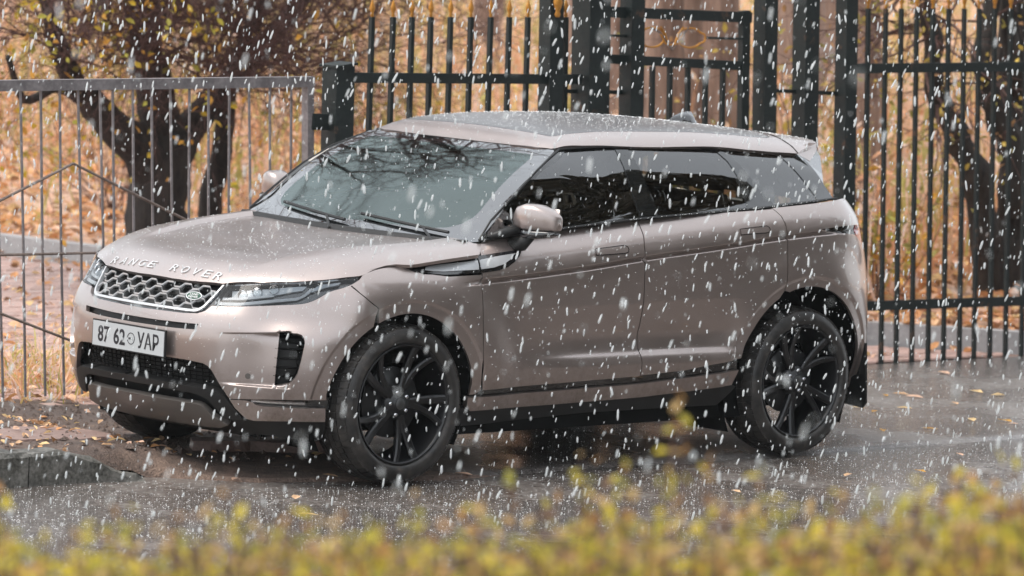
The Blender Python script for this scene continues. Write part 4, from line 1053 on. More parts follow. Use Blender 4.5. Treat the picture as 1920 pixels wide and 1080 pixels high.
# --- fenders ---------------------------------------------------------------------
arcf = [p for p in afF if p[0] > D['bf'][-1][0] + .004]
doorx = lambda z: float(np.interp(z, [p[1] for p in D['Dl'][::-1]], gsmooth(np.array([p[0] for p in D['Dl'][::-1]]), 1)))
fend_top = smooth_poly(D['fend_top'][:7], 3) + [(a, b-.001) for a, b in D['fend_top'][7:-1]] + [(doorx(.960)-.003, .960)]
fend = [(D['bf'][0][0]+.005, D['bf'][0][1]+.006)] + [(D['hl_low'][-2][0]+.002, D['hl_low'][-2][1]-.002)] + fend_top + [(doorx(z)-.003, z) for z in (.93,.85,.75,.65,.55,.45,.42)] \
     + [(1.94,.400),(1.905,.398)] + [p for p in arcf[::-1] if p[1] > .398] + [(bf[-1][0]+.005, bf[-1][1]+.004), (bf[2][0]+.004, bf[2][1]+.003), (bf[1][0]+.004, bf[1][1]+.003)]
panel('front_fender', body, fend, P_, car, .018, extra=flank_rows, mirror=True)
# --- doors -----------------------------------------------------------------------
def bline(z):       # seam between the doors
    q = [(.40,3.026),(.55,3.023),(.8,3.012),(.95,3.008),(1.04,3.007),(1.076,3.0124),(1.12,3.029),(1.153,3.0405),(1.1747,3.0373),(1.189,3.0162),(1.21,2.98)]
    return float(np.interp(z, [a[0] for a in q], [a[1] for a in q]))
def cline(z):       # rear edge of the rear door
    q = [(.8636,3.9773),(.9294,3.982),(1.0078,3.989),(1.09,3.992),(1.1591,3.9887),(1.1894,3.9852),(1.2169,3.974),(1.2367,3.9462)]
    return float(np.interp(z, [a[0] for a in q], [a[1] for a in q]))
zs = np.linspace
def belt_s(s): x = float(np.interp(s, PS, PX)); return float(g_zb(x)) - .005
fd = [(doorx(z)+.003, z) for z in zs(.418, 1.085, 18)] + [(s, belt_s(s)) for s in zs(2.02, bline(1.185)-.004, 14)] \
   + [(bline(z)-.003, z) for z in zs(1.17, .443, 16)] + [(2.5,.430)]
front_door = panel('front_door', body, fd, P_, car, .018, extra=flank_rows, mirror=True)
rd_arc = [p for p in afR if p[0] < 3.972 and p[1] > .484][::-1]
rd = [(bline(z)+.003, z) for z in zs(.446, 1.17, 16)] + [(s, belt_s(s)) for s in zs(bline(1.185)+.004, 3.945, 12)] + [(cline(z)-.003, z) for z in (1.2394,1.2021,1.17,1.1516,1.086,1.02,.9556,.90,.877,.855,.835)] \
   + rd_arc + [(3.0244+.3,.459)]
rear_door = panel('rear_door', body, rd, P_, car, .018, extra=flank_rows, mirror=True)
# --- rear quarter and tail --------------------------------------------------------
qa = [p for p in afR if p[0] > 3.976][::-1]
qa = [p for p in qa]
q = [(cline(z)+.003, z) for z in (.835,.855,.877,.90,.9556,1.02,1.086,1.1516,1.17,1.2021,1.2394)] + [(s, belt_s(s)+.005) for s in zs(3.97, 4.50, 8)] + [(4.62,1.268),(4.76,1.262),(4.95,1.24)] \
  + [(4.97,1.16),(4.97,.90),(4.97,.40)] + [(4.62,.36)] + qa
lampcut = [(4.246,1.1345),(4.32,1.1205),(4.4077,1.1115),(4.5142,1.1020),(4.5553,1.0950),(4.6231,1.0617),(4.70,1.035),(4.80,1.035),(4.84,1.09),(4.80,1.146),(4.6266,1.1442),(4.5312,1.1483),(4.4193,1.1458)]
quarter = panel('rear_quarter', body, q, P_, car, .018, [lampcut], extra=flank_rows, mirror=True)
for sg in (1, -1):
    f = lambda L: [(sg*a, b) for a, b in L]
    panel('tail_lamp', body, f([(4.244,1.1345),(4.32,1.119),(4.4077,1.110),(4.5142,1.100),(4.56,1.0935),(4.56,1.1465),(4.5312,1.1495),(4.4193,1.147)]), M['black_gloss'], car, .018, off=-.004)
    panel('tail_lamp_lens', body, f([(4.562,1.093),(4.6231,1.060),(4.70,1.032),(4.81,1.032),(4.85,1.09),(4.81,1.148),(4.6266,1.146),(4.562,1.1475)]), M['red_lens'], car, .018, off=-.002)
rb = [(4.974,z) for z in (.30,.6,.9,1.1,1.21)] + [(5.2,1.19),(5.5,1.18),(S_END,1.18)]
rbp = rb + [(2*S_END - a, b) for a, b in rb[::-1]][1:]
panel('tailgate', body_wrap, rbp, P_, car, .04)
# --- sills ------------------------------------------------------------------------
sil_t = [(1.90,.3835),(1.978,.3835),(2.5,.3925),(3.0355,.4027),(3.4,.424),(3.70,.4475)]
for sg in (1, -1):
    f = lambda L: [(sg*a, b) for a, b in L]
    panel('sill_trim', body, f([(1.915,.41),(1.95,.425),(3.0,.452),(3.69,.492),(3.70,.43),(3.0,.385),(1.915,.36)]), M['black_gloss'], car, .03, off=-.016)
    panel('sill', body, f(sil_t + [(3.675,.3722),(3.4,.352),(3.06,.3345),(2.5,.324),(1.93,.3175),(1.905,.335)]), P_, car, .025, depth=.03, label='painted sill below the doors')
    panel('sill_cladding', body, f([(1.88,.33),(1.93,.3275),(3.06,.3445),(3.66,.382),(3.72,.36),(3.62,.262),(2.7279,.262),(2.0363,.236),(1.86,.236)]), M['plastic'], car, .03, off=-.014, depth=.06)

# --- hood -------------------------------------------------------------------------
hl = D['hood_lead'][3:]
lead = [(.1255,0),(.1275,-.12),(.1350,-.22),(.1477,-.3043)] + [(.1749,-.4274)] + smooth_poly(hl[2:9], 3)[:-1]
lead += [(.640,-.8415),(.690,-.8475),(.735,-.8520),(.7850,-.8545),(.8387,-.8640),(.88,-.8800),(.9033,-.8880),(.96,-.8960),(1.0343,-.9025),(1.1698,-.9085),(1.3140,-.9137)]
rear = [(1.362,-.872),(1.386,-.8405),(1.355,-.825),(1.338,-.77),(1.300,-.655),(1.272,-.55),(1.245,-.45),(1.225,-.32),(1.213,-.15),(1.21,0)]
hp = lead + rear; hoodp = hp + [(a, -b) for a, b in hp[::-1]][1:-1]
def hood_rows(G, lo, hi):
    R = []; u = np.arange(.2, 1.33, .018); yr = .50 + .20*sstep(.2, 1.3, u); w = .50 + .20*sstep(.2, 1.3, G[:,0])
    G = G[~((np.abs(np.abs(G[:,1]) - w + .015) < .052) & (G[:,0] > .2))]
    for sg in (1, -1):
        for o in (-.062,-.050,-.042,-.034,-.026,-.018,-.010,-.003,.004,.010,.016,.026): R.append(np.c_[u, sg*(yr+o)])
    return G, R
hood_o = panel('hood', hood, hoodp, M['paint_wet'], car, .02, depth=.02, extra=hood_rows)

# --- windscreen --------------------------------------------------------------------
wb = [(0,1.098),(-.25,1.098),(-.45,1.094),(-.60,1.092),(-.72,1.094),(-.80,1.099),(-.832,1.106)]
wt = [(-.829,1.118),(-.800,1.215),(-.7629,1.3118),(-.73,1.4261),(-.660,1.5100),(-.6440,1.5165),(-.5358,1.5172),(-.38,1.5178),(0,1.519)]
wp = wb + wt; wp = wp + [(-a, b) for a, b in wp[::-1]][1:-1]
# clear area inside the black border
ib = [(0,1.135),(-.35,1.137),(-.52,1.142),(-.60,1.150),(-.655,1.172),(-.680,1.205),(-.680,1.24),(-.645,1.37),(-.612,1.455),(-.595,1.478),(-.565,1.490),(-.40,1.4935),(0,1.4945)]
ip = ib + [(-a, b) for a, b in ib[::-1]][1:-1]
ws = panel('windscreen', screen, ip, M['glass_screen'], car, .03, depth=.004)
panel('windscreen_border', screen, wp, M['frit'], car, .03, [ip], depth=.006)
# wipers lying along the base of the screen
for y0, y1 in ((-.66, -.06), (.0, .56)):
    mb = MB(); pts = []
    for t in np.linspace(0, 1, 12):
        y = y0 + (y1-y0)*t; z = 1.118 + .035*t
        pts.append(tuple(screen(y, z) + np.array([-.012, 0, .016])))
    mb.tube(pts, .008, 6)
    mb.tube([tuple(screen(y0+.02, 1.085) + np.array([-.04,0,.01])), pts[3], pts[6]], .007, 6)
    mb.build('wiper', M['plastic'], car)
# cowl under the screen base
mb = MB()
cw = [tuple(screen(y, 1.092) + np.array([-.02,0,-.008])) for y in np.linspace(-.80,.80,30)]
mb.tube(cw, .03, 6); mb.build('cowl', M['plastic'], car)

# --- roof ---------------------------------------------------------------------------
rf = [(1.9775,0),(1.9780,-.25),(1.9835,-.3934),(2.0000,-.5494),(2.0250,-.620),(2.050,-.6345)]
rs = [(2.2,-.6520),(2.4603,-.6655),(2.75,-.6690),(2.9523,-.6680),(3.3364,-.6650),(3.55,-.655),(3.7444,-.6385)]
rr = [(3.86,-.600),(3.974,-.5450),(4.03,-.50),(4.07,-.42),(4.10,-.25),(4.11,0)]
rp = rf + rs + rr; roofp = rp + [(a, -b) for a, b in rp[::-1]][1:-1]
bk = [(2.109,0),(2.1010,-.2632),(2.0984,-.42),(2.1000,-.4918),(2.1055,-.522),(2.1230,-.5370),(2.2672,-.5470),(2.4498,-.5530),(2.8021,-.5649),(3.1636,-.570),(3.45,-.562),(3.60,-.548),(3.66,-.52),(3.685,-.46),(3.70,0)]
bkp = bk + [(a, -b) for a, b in bk[::-1]][1:-1]
roof_o = panel('roof', roof, roofp, M['paint_wet'], car, .022, [bkp], depth=.02)
bk2 = [(2.114,0),(2.1060,-.2632),(2.1034,-.42),(2.105,-.489),(2.110,-.518),(2.126,-.532),(2.2672,-.542),(2.4498,-.548),(2.8021,-.5599),(3.1636,-.565),(3.45,-.557),(3.597,-.543),(3.655,-.516),(3.680,-.458),(3.695,0)]
panel('panoramic_roof', roof, bk2 + [(a, -b) for a, b in bk2[::-1]][1:-1], M['piano'], car, .03, off=-.001, depth=.01, label='black panoramic glass roof speckled with sleet')
# seam of the rear spoiler
mb = MB(); mb.tube([tuple(roof(3.725+ (y+.565)*-.0, y) + np.array([0,0,.0008])) for y in np.linspace(-.565,.565,30)], .003, 4)
mb.tube([tuple(roof(x, y) + np.array([0,0,.0008])) for x, y in [(3.725,-.565),(3.737,-.60),(3.744,-.637)]], .003, 4); mb.build('roof_seam', M['dark'], car)

# --- side glass -----------------------------------------------------------------------
zb = lambda x: float(g_zb(x)) + .004
def topz(x): return float(np.interp(x, [2.03,2.0657,2.47,2.97,3.36,3.76,3.9], [1.508,1.513,1.5185,1.514,1.496,1.474,1.46]))
def glass_in(x, z):
    P = glass(x, z); P[..., 1] = P[..., 1] + .006; return P
apil = D['gf_A'][:1] + [(1.52,1.200)] + D['gf_A'][1:]
black = [(1.372,1.104),(1.405,1.1145)] + D['win_A'][1:] \
      + [(x, topz(x)+.0125) for x in (2.25,2.47,2.97,3.36,3.6,3.76)] + [(3.778,1.484),(3.806,1.444),(3.829,1.398),(3.853,1.342),(3.876,1.291),(3.879,1.274)] + [(x, zb(x)-.006) for x in (3.7,3.35,3.0,2.4,1.92,1.65,1.45)]
gf = apil + [(2.085,1.511)] + [(x, topz(x)) for x in (2.25,2.42)] + [(2.427,1.35),(2.445,zb(2.45)+.006)] + [(x, zb(x)+.006) for x in (2.2,1.92,1.65,1.46)]
gr = [(2.505,topz(2.505))] + [(x, topz(x)) for x in (2.8,3.0)] + [(3.125,topz(3.125)),(3.17,1.46),(3.20,1.38),(3.205,1.30),(3.20,zb(3.2)+.006)] + [(x, zb(x)+.006) for x in (3.0,2.8,2.60)] + [(2.575,1.215),(2.54,1.36)]
gq = [(3.205,topz(3.205)),(3.36,topz(3.36)),(3.55,topz(3.55)),(3.61,1.474),(3.685,1.38),(3.735,1.30),(3.745,1.269)] + [(x, zb(x)+.006) for x in (3.68,3.5,3.40)] + [(3.33,1.32),(3.27,1.41)]
panel('window_surround', glass_in, black, M['frit_side'], car, .03, [gf, gr, gq], depth=.02, mirror=True, label='gloss black pillars and frame round the side windows')
for nm, g in (('front_door_window', gf), ('rear_door_window', gr), ('quarter_window', gq)):
    panel(nm, glass_in, g, M['glass_side'], car, .03, flange=False, off=-.003, mirror=True)
for sg in (1, -1):
    mb = MB(); mb.tube([tuple(glass(x, zb(x)-.003)*np.array([1,sg,1]) + np.array([0,-sg*.002,0])) for x in np.linspace(1.40,3.90,50)], .0065, 6); mb.build('window_seal', M['plastic'], car)
    mb = MB(); mb.tube([tuple(np.array(glass(x, z))*np.array([1,sg,1]) + np.array([0,-sg*.004,0])) for x, z in [D['win_A'][0]] + [(1.48,1.200)] + D['win_A'][1:] + [(x, topz(x)+.013) for x in (2.25,2.47,2.8,3.0,3.36,3.6,3.77)]], .0055, 6)
    mb.build('window_trim', M['plastic'], car)
# tail glass and spoiler side
mb = MB(); n = 16; V = []; F = []
for i, yy in enumerate(np.linspace(-1,1,n)):
    V += [(4.02 - .10*yy*yy, yy*.46, 1.50 - .02*yy*yy), (4.06 - .14*yy*yy, yy*.53, 1.38), (4.12 - .22*yy*yy, yy*.62, 1.23)]
for i in range(n-1): F += [(i*3, i*3+3, i*3+4, i*3+1), (i*3+1, i*3+4, i*3+5, i*3+2)]
mesh_obj('rear_window', V, F, M['frit'], car, True)
for sg in (1, -1):
    for nm, mt, V in (('spoiler_side', P_, [(3.733,-.637,1.489),(3.853,-.622,1.449),(3.965,-.562,1.500),(3.974,-.547,1.534),(3.86,-.603,1.524)]), ('spoiler_fin', M['frit'], [(3.733,-.638,1.487),(3.853,-.621,1.447),(3.965,-.561,1.498),(4.001,-.555,1.469),(3.942,-.631,1.381),(3.88,-.70,1.33),(3.83,-.69,1.39)])):
        W = [(x-.02, y+.04, z) for x, y, z in V]; k = len(V)
        mb = MB(); mb.add([(x, sg*y, z) for x, y, z in V + W], [(0,i,i+1) for i in range(1,k-1)] + [(k,k+i+1,k+i) for i in range(1,k-1)] + [(i, (i+1)%k, (i+1)%k+k, i+k) for i in range(k)])
        mb.build(nm, mt, car)
# shark fin aerial
mb = MB(); V = []; F = []
prof = [(3.45,.002,.000),(3.48,.018,.024),(3.53,.024,.046),(3.58,.026,.057),(3.615,.026,.058),(3.63,.022,.032),(3.64,.015,.0)]
for x, w, h in prof:
    zr = float(roof_z(x, 0)); V += [(x,-w-.012,zr-.008),(x,-w*.8,zr+h*.55),(x,0,zr+h),(x,w*.8,zr+h*.55),(x,w+.012,zr-.004)]
for i in range(len(prof)-1):
    for j in range(4): a = i*5+j; F.append((a, a+1, a+6, a+5))
mesh_obj('aerial_fin', V, F, M['black_gloss'], car, True)

# --- door handles, flush ---------------------------------------------------------------
def ring_on(fn, pts, r, name, mat, parent, off=.0005, closed=True):
    L = densify(pts, .01, closed); u = np.array([p[0] for p in L]); v = np.array([p[1] for p in L]); P, N = normals(fn, u, v); P = P + N*off
    P = [tuple(p) for p in P]
    if closed: P.append(P[0])
    mb = MB(); mb.tube(P, r, 5, caps=not closed); return mb.build(name, mat, parent, True)
for sg in (1, -1):
    f = lambda L: [(sg*a, b) for a, b in L]
    for L, par in (([(2.686,1.0345),(2.6905,1.0625),(2.80,1.0710),(2.881,1.0775),(2.900,1.072),(2.905,1.058),(2.898,1.046),(2.8728,1.041),(2.78,1.037)], front_door), ([(3.667,1.116),(3.670,1.142),(3.77,1.150),(3.855,1.156),(3.870,1.149),(3.873,1.138),(3.863,1.127),(3.84,1.123)], rear_door)):
        pl = par[0 if sg == 1 else 1]
        panel('door_handle', body, f(L), P_, pl, .012, off=.0025, depth=.004)
        ring_on(body, f(L), .0018, 'handle_gap', M['dark'], pl, .0030)

# --- side vent blade --------------------------------------------------------------------
vt = [(1.4877,.9985),(1.56,.9935),(1.70,1.0035),(1.80,1.012),(1.915,1.024)]
for sg in (1, -1):
    f = lambda L: [(sg*a, b) for a, b in L]
    panel('side_vent', body, f([(1.4877,1.001),(1.5514,.9765),(1.6077,.975),(1.7182,.9628),(1.928,.9666),(1.934,.980),(1.938,1.041),(1.90,1.036),(1.80,1.028),(1.68,1.018),(1.58,1.010)]), M['black_gloss'], car, .015, off=.001, depth=.01)
    panel('side_vent', body, f([(1.936,.9675),(2.052,.9778),(2.115,.992),(2.1686,1.0162),(2.205,1.038),(2.235,1.066),(2.17,1.062),(2.05,1.052),(1.946,1.0425)]), M['black_gloss'], car, .015, off=.002, depth=.006)
    panel('vent_blade', body, f([(1.615,.985),(1.66,.978),(1.72,.976),(1.926,.983),(1.932,1.0000),(1.936,1.0230),(1.80,1.011),(1.66,1.000),(1.625,.996)]), M['grille'], car, .015, off=.004, depth=.004)
    panel('vent_blade', body, f([(1.940,.984),(2.02,.990),(2.09,1.004),(2.14,1.024),(2.185,1.050),(2.05,1.037),(1.946,1.0240)]), M['grille'], car, .015, off=.005, depth=.004)

# --- headlamps ---------------------------------------------------------------------------
hu = [(a, b-.001) for a, b in D['hl_up_b']]
hu = [(a, b-.002) for a, b in hu]
hlb = [(a, b+.0022) for a, b in D['hl_low']]; hlb[0] = (.468, .800)
lamp_poly = smooth_poly(hlb[:-1], 3) + smooth_poly(hu[::-1], 3)[1:-1] + [(.4720,.88)]
for sg in (1, -1):
    f = lambda L: [(sg*a, b) for a, b in L]
    hlmp = panel('headlight', body, f(lamp_poly), M['black_gloss'], car, .02, off=-.052, depth=.01)
    panel('lamp_reflector', body, f([(.515,.885),(.72,.903),(.86,.917),(.96,.925),(.935,.905),(.86,.893),(.80,.880),(.70,.862),(.60,.850),(.53,.845)]), M['lamp_in'], hlmp, .02, off=-.035, depth=.015)
    panel('lamp_reflector', body, f([(1.03,.935),(1.13,.950),(1.11,.937),(1.05,.922),(.99,.900),(.96,.895)]), M['lamp_in'], hlmp, .02, off=-.030, depth=.01)
    panel('light_guide', body, f([(.475,.812),(.60,.818),(.72,.832),(.84,.846),(.90,.853),(.935,.868),(.965,.888),(.985,.908),(.970,.908),(.945,.888),(.915,.870),(.88,.862),(.72,.846),(.60,.832),(.475,.826)]), M['lamp_white'], hlmp, .012, off=-.018, depth=.012)
    panel('light_guide', body, f([(.485,.838),(.60,.846),(.72,.858),(.78,.866),(.76,.873),(.60,.856),(.485,.848)]), M['lamp_white'], hlmp, .012, off=-.022, depth=.01)
    for k, s in enumerate((.59, .68, .77)):
        p, n = normals(body, np.array([sg*s]), np.array([.872 + .03*k/2])); p = Vector(p[0]); n = Vector(n[0])
        mb = MB(); mb.tube([p - n*.05, p - n*.026, p - n*.020], [.024, .024, .016], 14); mb.build('projector_lens', M['lens'], hlmp, True)
    panel('lamp_lens', body, f(lamp_poly), M['lens'], hlmp, .02, off=-.003, depth=.012)

# --- grille -----------------------------------------------------------------------------
g_top = [(0,.8945),(.144,.8945),(.30,.895),(.44,.896)]
gp = [(0,.760),(.2992,.7620),(.350,.7625),(.385,.7680),(.418,.790),(.45,.845),(.474,.893),(.30,.894),(0,.893)]
panel('grille_backing', body, [(0,.745),(.40,.750),(.462,.80),(.50,.905),(0,.902)] + [(-.50,.905),(-.462,.80),(-.40,.750)], M['plastic'], car, .03, off=-.045, flange=False)
fr = [(-.478,.893),(-.45,.845),(-.418,.792),(-.398,.775),(-.372,.7665),(-.33,.7650),(0,.7650),(.33,.7650),(.372,.7665),(.398,.775),(.418,.792),(.45,.845),(.478,.893)]
o = panel('grille_frame', body, fr + [(.466,.893),(.438,.845),(.408,.797),(.391,.784),(.368,.7765),(.33,.7750),(0,.7750),(-.33,.7750),(-.368,.7765),(-.391,.784),(-.408,.797),(-.438,.845),(-.466,.893)], M['grille'], car, .008, off=-.002, depth=.02)
o = panel('grille_surround', body, fr + [(.492,.893),(.470,.850),(.462,.802),(.430,.772),(.392,.7555),(.33,.7520),(0,.7515),(-.33,.7520),(-.392,.7555),(-.430,.772),(-.462,.802),(-.470,.850),(-.492,.893)], M['black_gloss'], car, .008, off=-.012, depth=.02)
per = .1225; zl = [.872,.845,.818,.791]
def gwave(s, k):
    ph = ((s/per) + (.5 if k % 2 else 0)) % 1.0
    tri = np.interp(ph, [0,.18,.34,.66,.82,1.0], [1,1,-1,-1,1,1]); return tri*.0088
for k, z0 in enumerate(zl):
    sm = .438 - (.872 - z0)*.55
    L = [(s, z0 + float(gwave(s, k))) for s in np.arange(-sm, sm+.001, .006)]
    bx = .3278
    if k in (1, 2):
        L = [(s, z + (0 if abs(s-bx) > .05 else (.010 if k == 1 else -.010)*math.cos((s-bx)/.05*pi/2))) for s, z in L]
    u = np.array([p[0] for p in L]); v = np.array([p[1] for p in L]); Q, N = normals(body, u, v)
    mb = MB(); V = []; F = []
    w = .0036
    for i in range(len(L)):
        a = Q[i] - N[i]*.006; b = Q[i] - N[i]*.013; up = np.array([0,0,w])
        V += [a+up, a-up, b-up, b+up]
    for i in range(len(L)-1):
        a = i*4; F += [(a, a+4, a+5, a+1), (a+1, a+5, a+6, a+2), (a+3, a+2, a+6, a+7), (a, a+3, a+7, a+4)]
    mb.add(V, F); mb.build('grille_bar', M['grille'], car)
# webs between the waves
mb = MB()
for k in range(3):
    s = -.46
    for s in np.arange(-.42, .42, per/2):
        z1, z2 = zl[k], zl[k+1]
        if abs(z1 + gwave(s, k) - (z2 + gwave(s, k+1))) < .02:
            p = body(s, (z1+z2)/2); mb.box(tuple(p + np.array([.034,0,0])), (.02,.05,.008))
mb.build('grille_web', M['plastic'], car)
# oval badge
p, n = normals(body, np.array([.3278]), np.array([.8315])); p = Vector(p[0]); n = Vector(n[0]); t = Vector((n.y, -n.x, 0)).normalized(); t = -t if t.y > 0 else t; up = n.cross(t); up = -up if up.z < 0 else up
def oval(a, b, d0, d1, name, mat, par):
    mb = MB(); V = []; k = 28
    for d in (d0, d1): V += [p + n*d + t*(a*cos(2*pi*i/k)) + up*(b*sin(2*pi*i/k)) for i in range(k)]
    mb.add(V, [tuple(range(k)), tuple(range(2*k-1, k-1, -1))] + [(i, (i+1)%k, (i+1)%k+k, i+k) for i in range(k)]); return mb.build(name, mat, par)
bd = oval(.046, .0225, -.02, .001, 'oval_badge', M['grille'], car)
oval(.041, .0185, .001, .0025, 'badge_field', M['badge'], bd)

# --- lettering ----------------------------------------------------------------------------
def text_verts(txt, size=1.0, space=1.0, ext=.02, off=0.0):
    cu = bpy.data.curves.new('letters', 'FONT'); cu.body = txt; cu.size = size; cu.space_character = space; cu.extrude = ext; cu.offset = off; cu.align_x = 'CENTER'; cu.resolution_u = 3
    o = bpy.data.objects.new('letters', cu); COL.objects.link(o)
    dg = bpy.context.evaluated_depsgraph_get(); me = bpy.data.meshes.new_from_object(o.evaluated_get(dg))
    V = np.array([v.co[:] for v in me.vertices]); F = [tuple(q.vertices) for q in me.polygons]
    bpy.data.objects.remove(o); bpy.data.curves.remove(cu); bpy.data.meshes.remove(me)
    return V, F
word = 'RANGE ROVER'; ys_ = np.linspace(.3650, -.3650, 11)
for k, ch in enumerate(word):
    if ch == ' ': continue
    V, F = text_verts(ch, 1, 1.0, .5, .0); lo, hi = V.min(0), V.max(0); yc = ys_[k] + (.010 if k < 5 else -.010)
    out = []
    for x, y, z in V:
        yy = yc - ((x - (lo[0]+hi[0])/2)/(hi[0]-lo[0]))*.044; kk = (y - lo[1])/(hi[1]-lo[1]); xx = .1560 + .13*yy*yy + kk*.036
        e = 1e-3; q = hood(np.array([xx]), np.array([yy]))[0]; qx = hood(np.array([xx+e]), np.array([yy]))[0] - q; qy = hood(np.array([xx]), np.array([yy+e]))[0] - q
        nn = np.cross(qx, qy); nn /= np.linalg.norm(nn); nn *= np.sign(nn[2]); out.append(q + nn*(.0045 if z > 0 else -.003))
    mesh_obj('hood_letter', out, F, M['silver'], hood_o)
V, F = text_verts('LAND\nROVER', 1, 1.0, .5, .02); lo, hi = V.min(0), V.max(0)
out = [p + t*(((x-lo[0])/(hi[0]-lo[0]) - .5)*.058) + up*(((y-lo[1])/(hi[1]-lo[1]) - .5)*.024) + n*(.0035 if z > 0 else .001) for x, y, z in V]
mesh_obj('badge_lettering', out, F, M['silver'], bd)

# --- number plate ---------------------------------------------------------------------------
pc = Vector((-.012, 0, .606))
pm = MB(); pm.box(pc, (.010, .532, .126)); plate = pm.build('number_plate', M['plastic'], car)
pm = MB(); pm.box(pc + Vector((-.0055,0,0)), (.004, .520, .114)); pm.build('plate_face', M['plate'], plate)
def plate_text(txt, yc, wid, hgt, zc=0., bold=.02, name='plate_characters'):
    V, F = text_verts(txt, 1, 1.0, .5, bold); lo, hi = V.min(0), V.max(0)
    out = [(pc.x - (.0085 if z > 0 else .007), -(yc + ((x-lo[0])/(hi[0]-lo[0]) - .5)*wid), pc.z + zc + ((y-lo[1])/(hi[1]-lo[1]) - .5)*hgt) for x, y, z in V]
    mesh_obj(name, out, F, M['ink'], plate)
plate_text('87', -.179, .083, .076); plate_text('62', -.063, .084, .076)
plate_text('\u0423\u0410\u0420', .146, .155, .076, .0, .015)
V = []; k = 32
for rr_ in (.0275, .0240):
    for dx in (.0075, .0085): V += [(pc.x - dx, -(.022) - .0 + rr_*cos(2*pi*i/k), pc.z + rr_*sin(2*pi*i/k)) for i in range(k)]
F = []
for i in range(k):
    j = (i+1) % k; F += [(k+i, k+j, 3*k+j, 3*k+i), (i, j, k+j, k+i), (2*k+i, 3*k+i, 3*k+j, 2*k+j)]
mesh_obj('plate_emblem', V, F, M['ink'], plate)
plate_text('MGL', .022, .034, .012, 0, .01, 'plate_emblem_letters')

# --- mirrors --------------------------------------------------------------------------------
for sg in (1, -1):
    mroot = empty('door_mirror', (0,0,0), parent=car)
    # housing lofted across the car: (y, front x, back x, bottom z, top z)
    def shell(secs, name, mat, p=.52):
        V = []; F = []; n = 20; m = len(secs)
        for y, xf, xb, zl_, zh in secs:
            for j in range(n):
                a = 2*pi*j/n; ca, sa = cos(a), sin(a); V.append(((xf+xb)/2 + (xb-xf)/2*np.sign(ca)*abs(ca)**p, sg*y, (zl_+zh)/2 + (zh-zl_)/2*np.sign(sa)*abs(sa)**p))
        for i in range(m-1):
            for j in range(n): a = i*n+j; b = i*n+(j+1) % n; F.append((a, b, b+n, a+n))
        F.append(tuple(range(n))); F.append(tuple(reversed(range((m-1)*n, m*n))))
        return mesh_obj(name, V, F, mat, mroot, True)
    shell([(-.842,1.600,1.655,1.180,1.225),(-.850,1.580,1.672,1.172,1.252),(-.875,1.566,1.688,1.166,1.278),(-.920,1.562,1.700,1.163,1.291),(-.965,1.582,1.706,1.163,1.286),(-1.005,1.605,1.712,1.164,1.270),(-1.030,1.628,1.714,1.166,1.254),(-1.046,1.648,1.714,1.168,1.240),(-1.052,1.664,1.708,1.174,1.230),(-1.0545,1.672,1.700,1.186,1.218),(-1.056,1.684,1.688,1.200,1.204)], 'mirror_cap', P_)
    shell([(-.845,1.610,1.660,1.150,1.172),(-.860,1.585,1.680,1.138,1.170),(-.92,1.575,1.694,1.124,1.169),(-.98,1.585,1.700,1.126,1.169),(-1.02,1.605,1.702,1.134,1.168),(-1.045,1.635,1.700,1.148,1.168)], 'mirror_base', M['black_gloss'])
    mb = MB(); mb.box((1.7085, sg*-.95, 1.222), (.010,.165,.095)); mb.build('mirror_glass', M['chrome'], mroot)
    mb = MB(); mb.tube([(1.60,-sg*.83,1.085),(1.605,-sg*.89,1.095),(1.615,-sg*.93,1.140)], [.038,.034,.030], 10)
    mb.tube([(1.44,-sg*.828,1.125),(1.52,-sg*.845,1.145),(1.60,-sg*.88,1.165)], [.010,.022,.026], 8)
    mb.build('mirror_arm', M['plastic'], mroot, True)

# --- wheels -----------------------------------------------------------------------------------
def lathe(mb, prof, n, close=False):
    """prof: list of (y, r); revolves about the y axis"""
    V = []; F = []; m = len(prof)
    for i in range(n):
        a = 2*pi*i/n
        V += [(r*cos(a), y, r*sin(a)) for y, r in prof]
    for i in range(n):
        for j in range(m if close else m-1):
            a = i*m+j; b = i*m+(j+1) % m; c = ((i+1) % n)*m+(j+1) % m; d = ((i+1) % n)*m+j; F.append((a, b, c, d))
    return mb.add(V, F)
# tyre: outer side at y = 0, inner at +.235
TW = .238
tp = [(.030,.274),(.014,.279),(.003,.287),(-.005,.298),(-.007,.312),(-.003,.328),(.004,.342),(.0105,.352),(.020,.3595),(.034,.3645),(.07,.3665),(.119,.3675),(.168,.3665),(.204,.3645),(.218,.3595),(.2275,.352),(.234,.342),(.242,.322),(.242,.305),(.236,.285),(.226,.268),(.208,.262)]
mb = MB(); lathe(mb, tp, 96)
rim_e = [(-.002,.312),(-.0065,.310),(-.0065,.3165),(-.002,.318)]
tyre_me = mb.build('tyre', M['tyre'], None, True)
tm = tyre_me.data; bpy.data.objects.remove(tyre_me)
mb = MB()
for i in range(66):                    # tread blocks in five rows, shoulder blocks wrap onto the side
    a = 2*pi*i/66
    for j, (y0, y1) in enumerate(((.010,.052),(.060,.098),(.104,.134),(.140,.178),(.186,.228))):
        aa = a + (0, .018, .034, .018, 0)[j]; da = .0385; sk = (.012,.008,0,-.008,-.012)[j]
        V = []
        for (yy, sh) in ((y0, 0), (y1, sk)):
            rr_ = .3605 if j in (0, 4) and ((j == 0 and yy == y0) or (j == 4 and yy == y1)) else .3715
            for q in (-1, 1):
                an = aa + q*da + sh
                V += [((rr_-.012)*cos(an), yy, (rr_-.012)*sin(an)), (rr_*cos(an), yy, rr_*sin(an))]
        mb.add(V, [(0,1,3,2),(4,6,7,5),(1,5,7,3),(0,4,5,1),(2,3,7,6)])
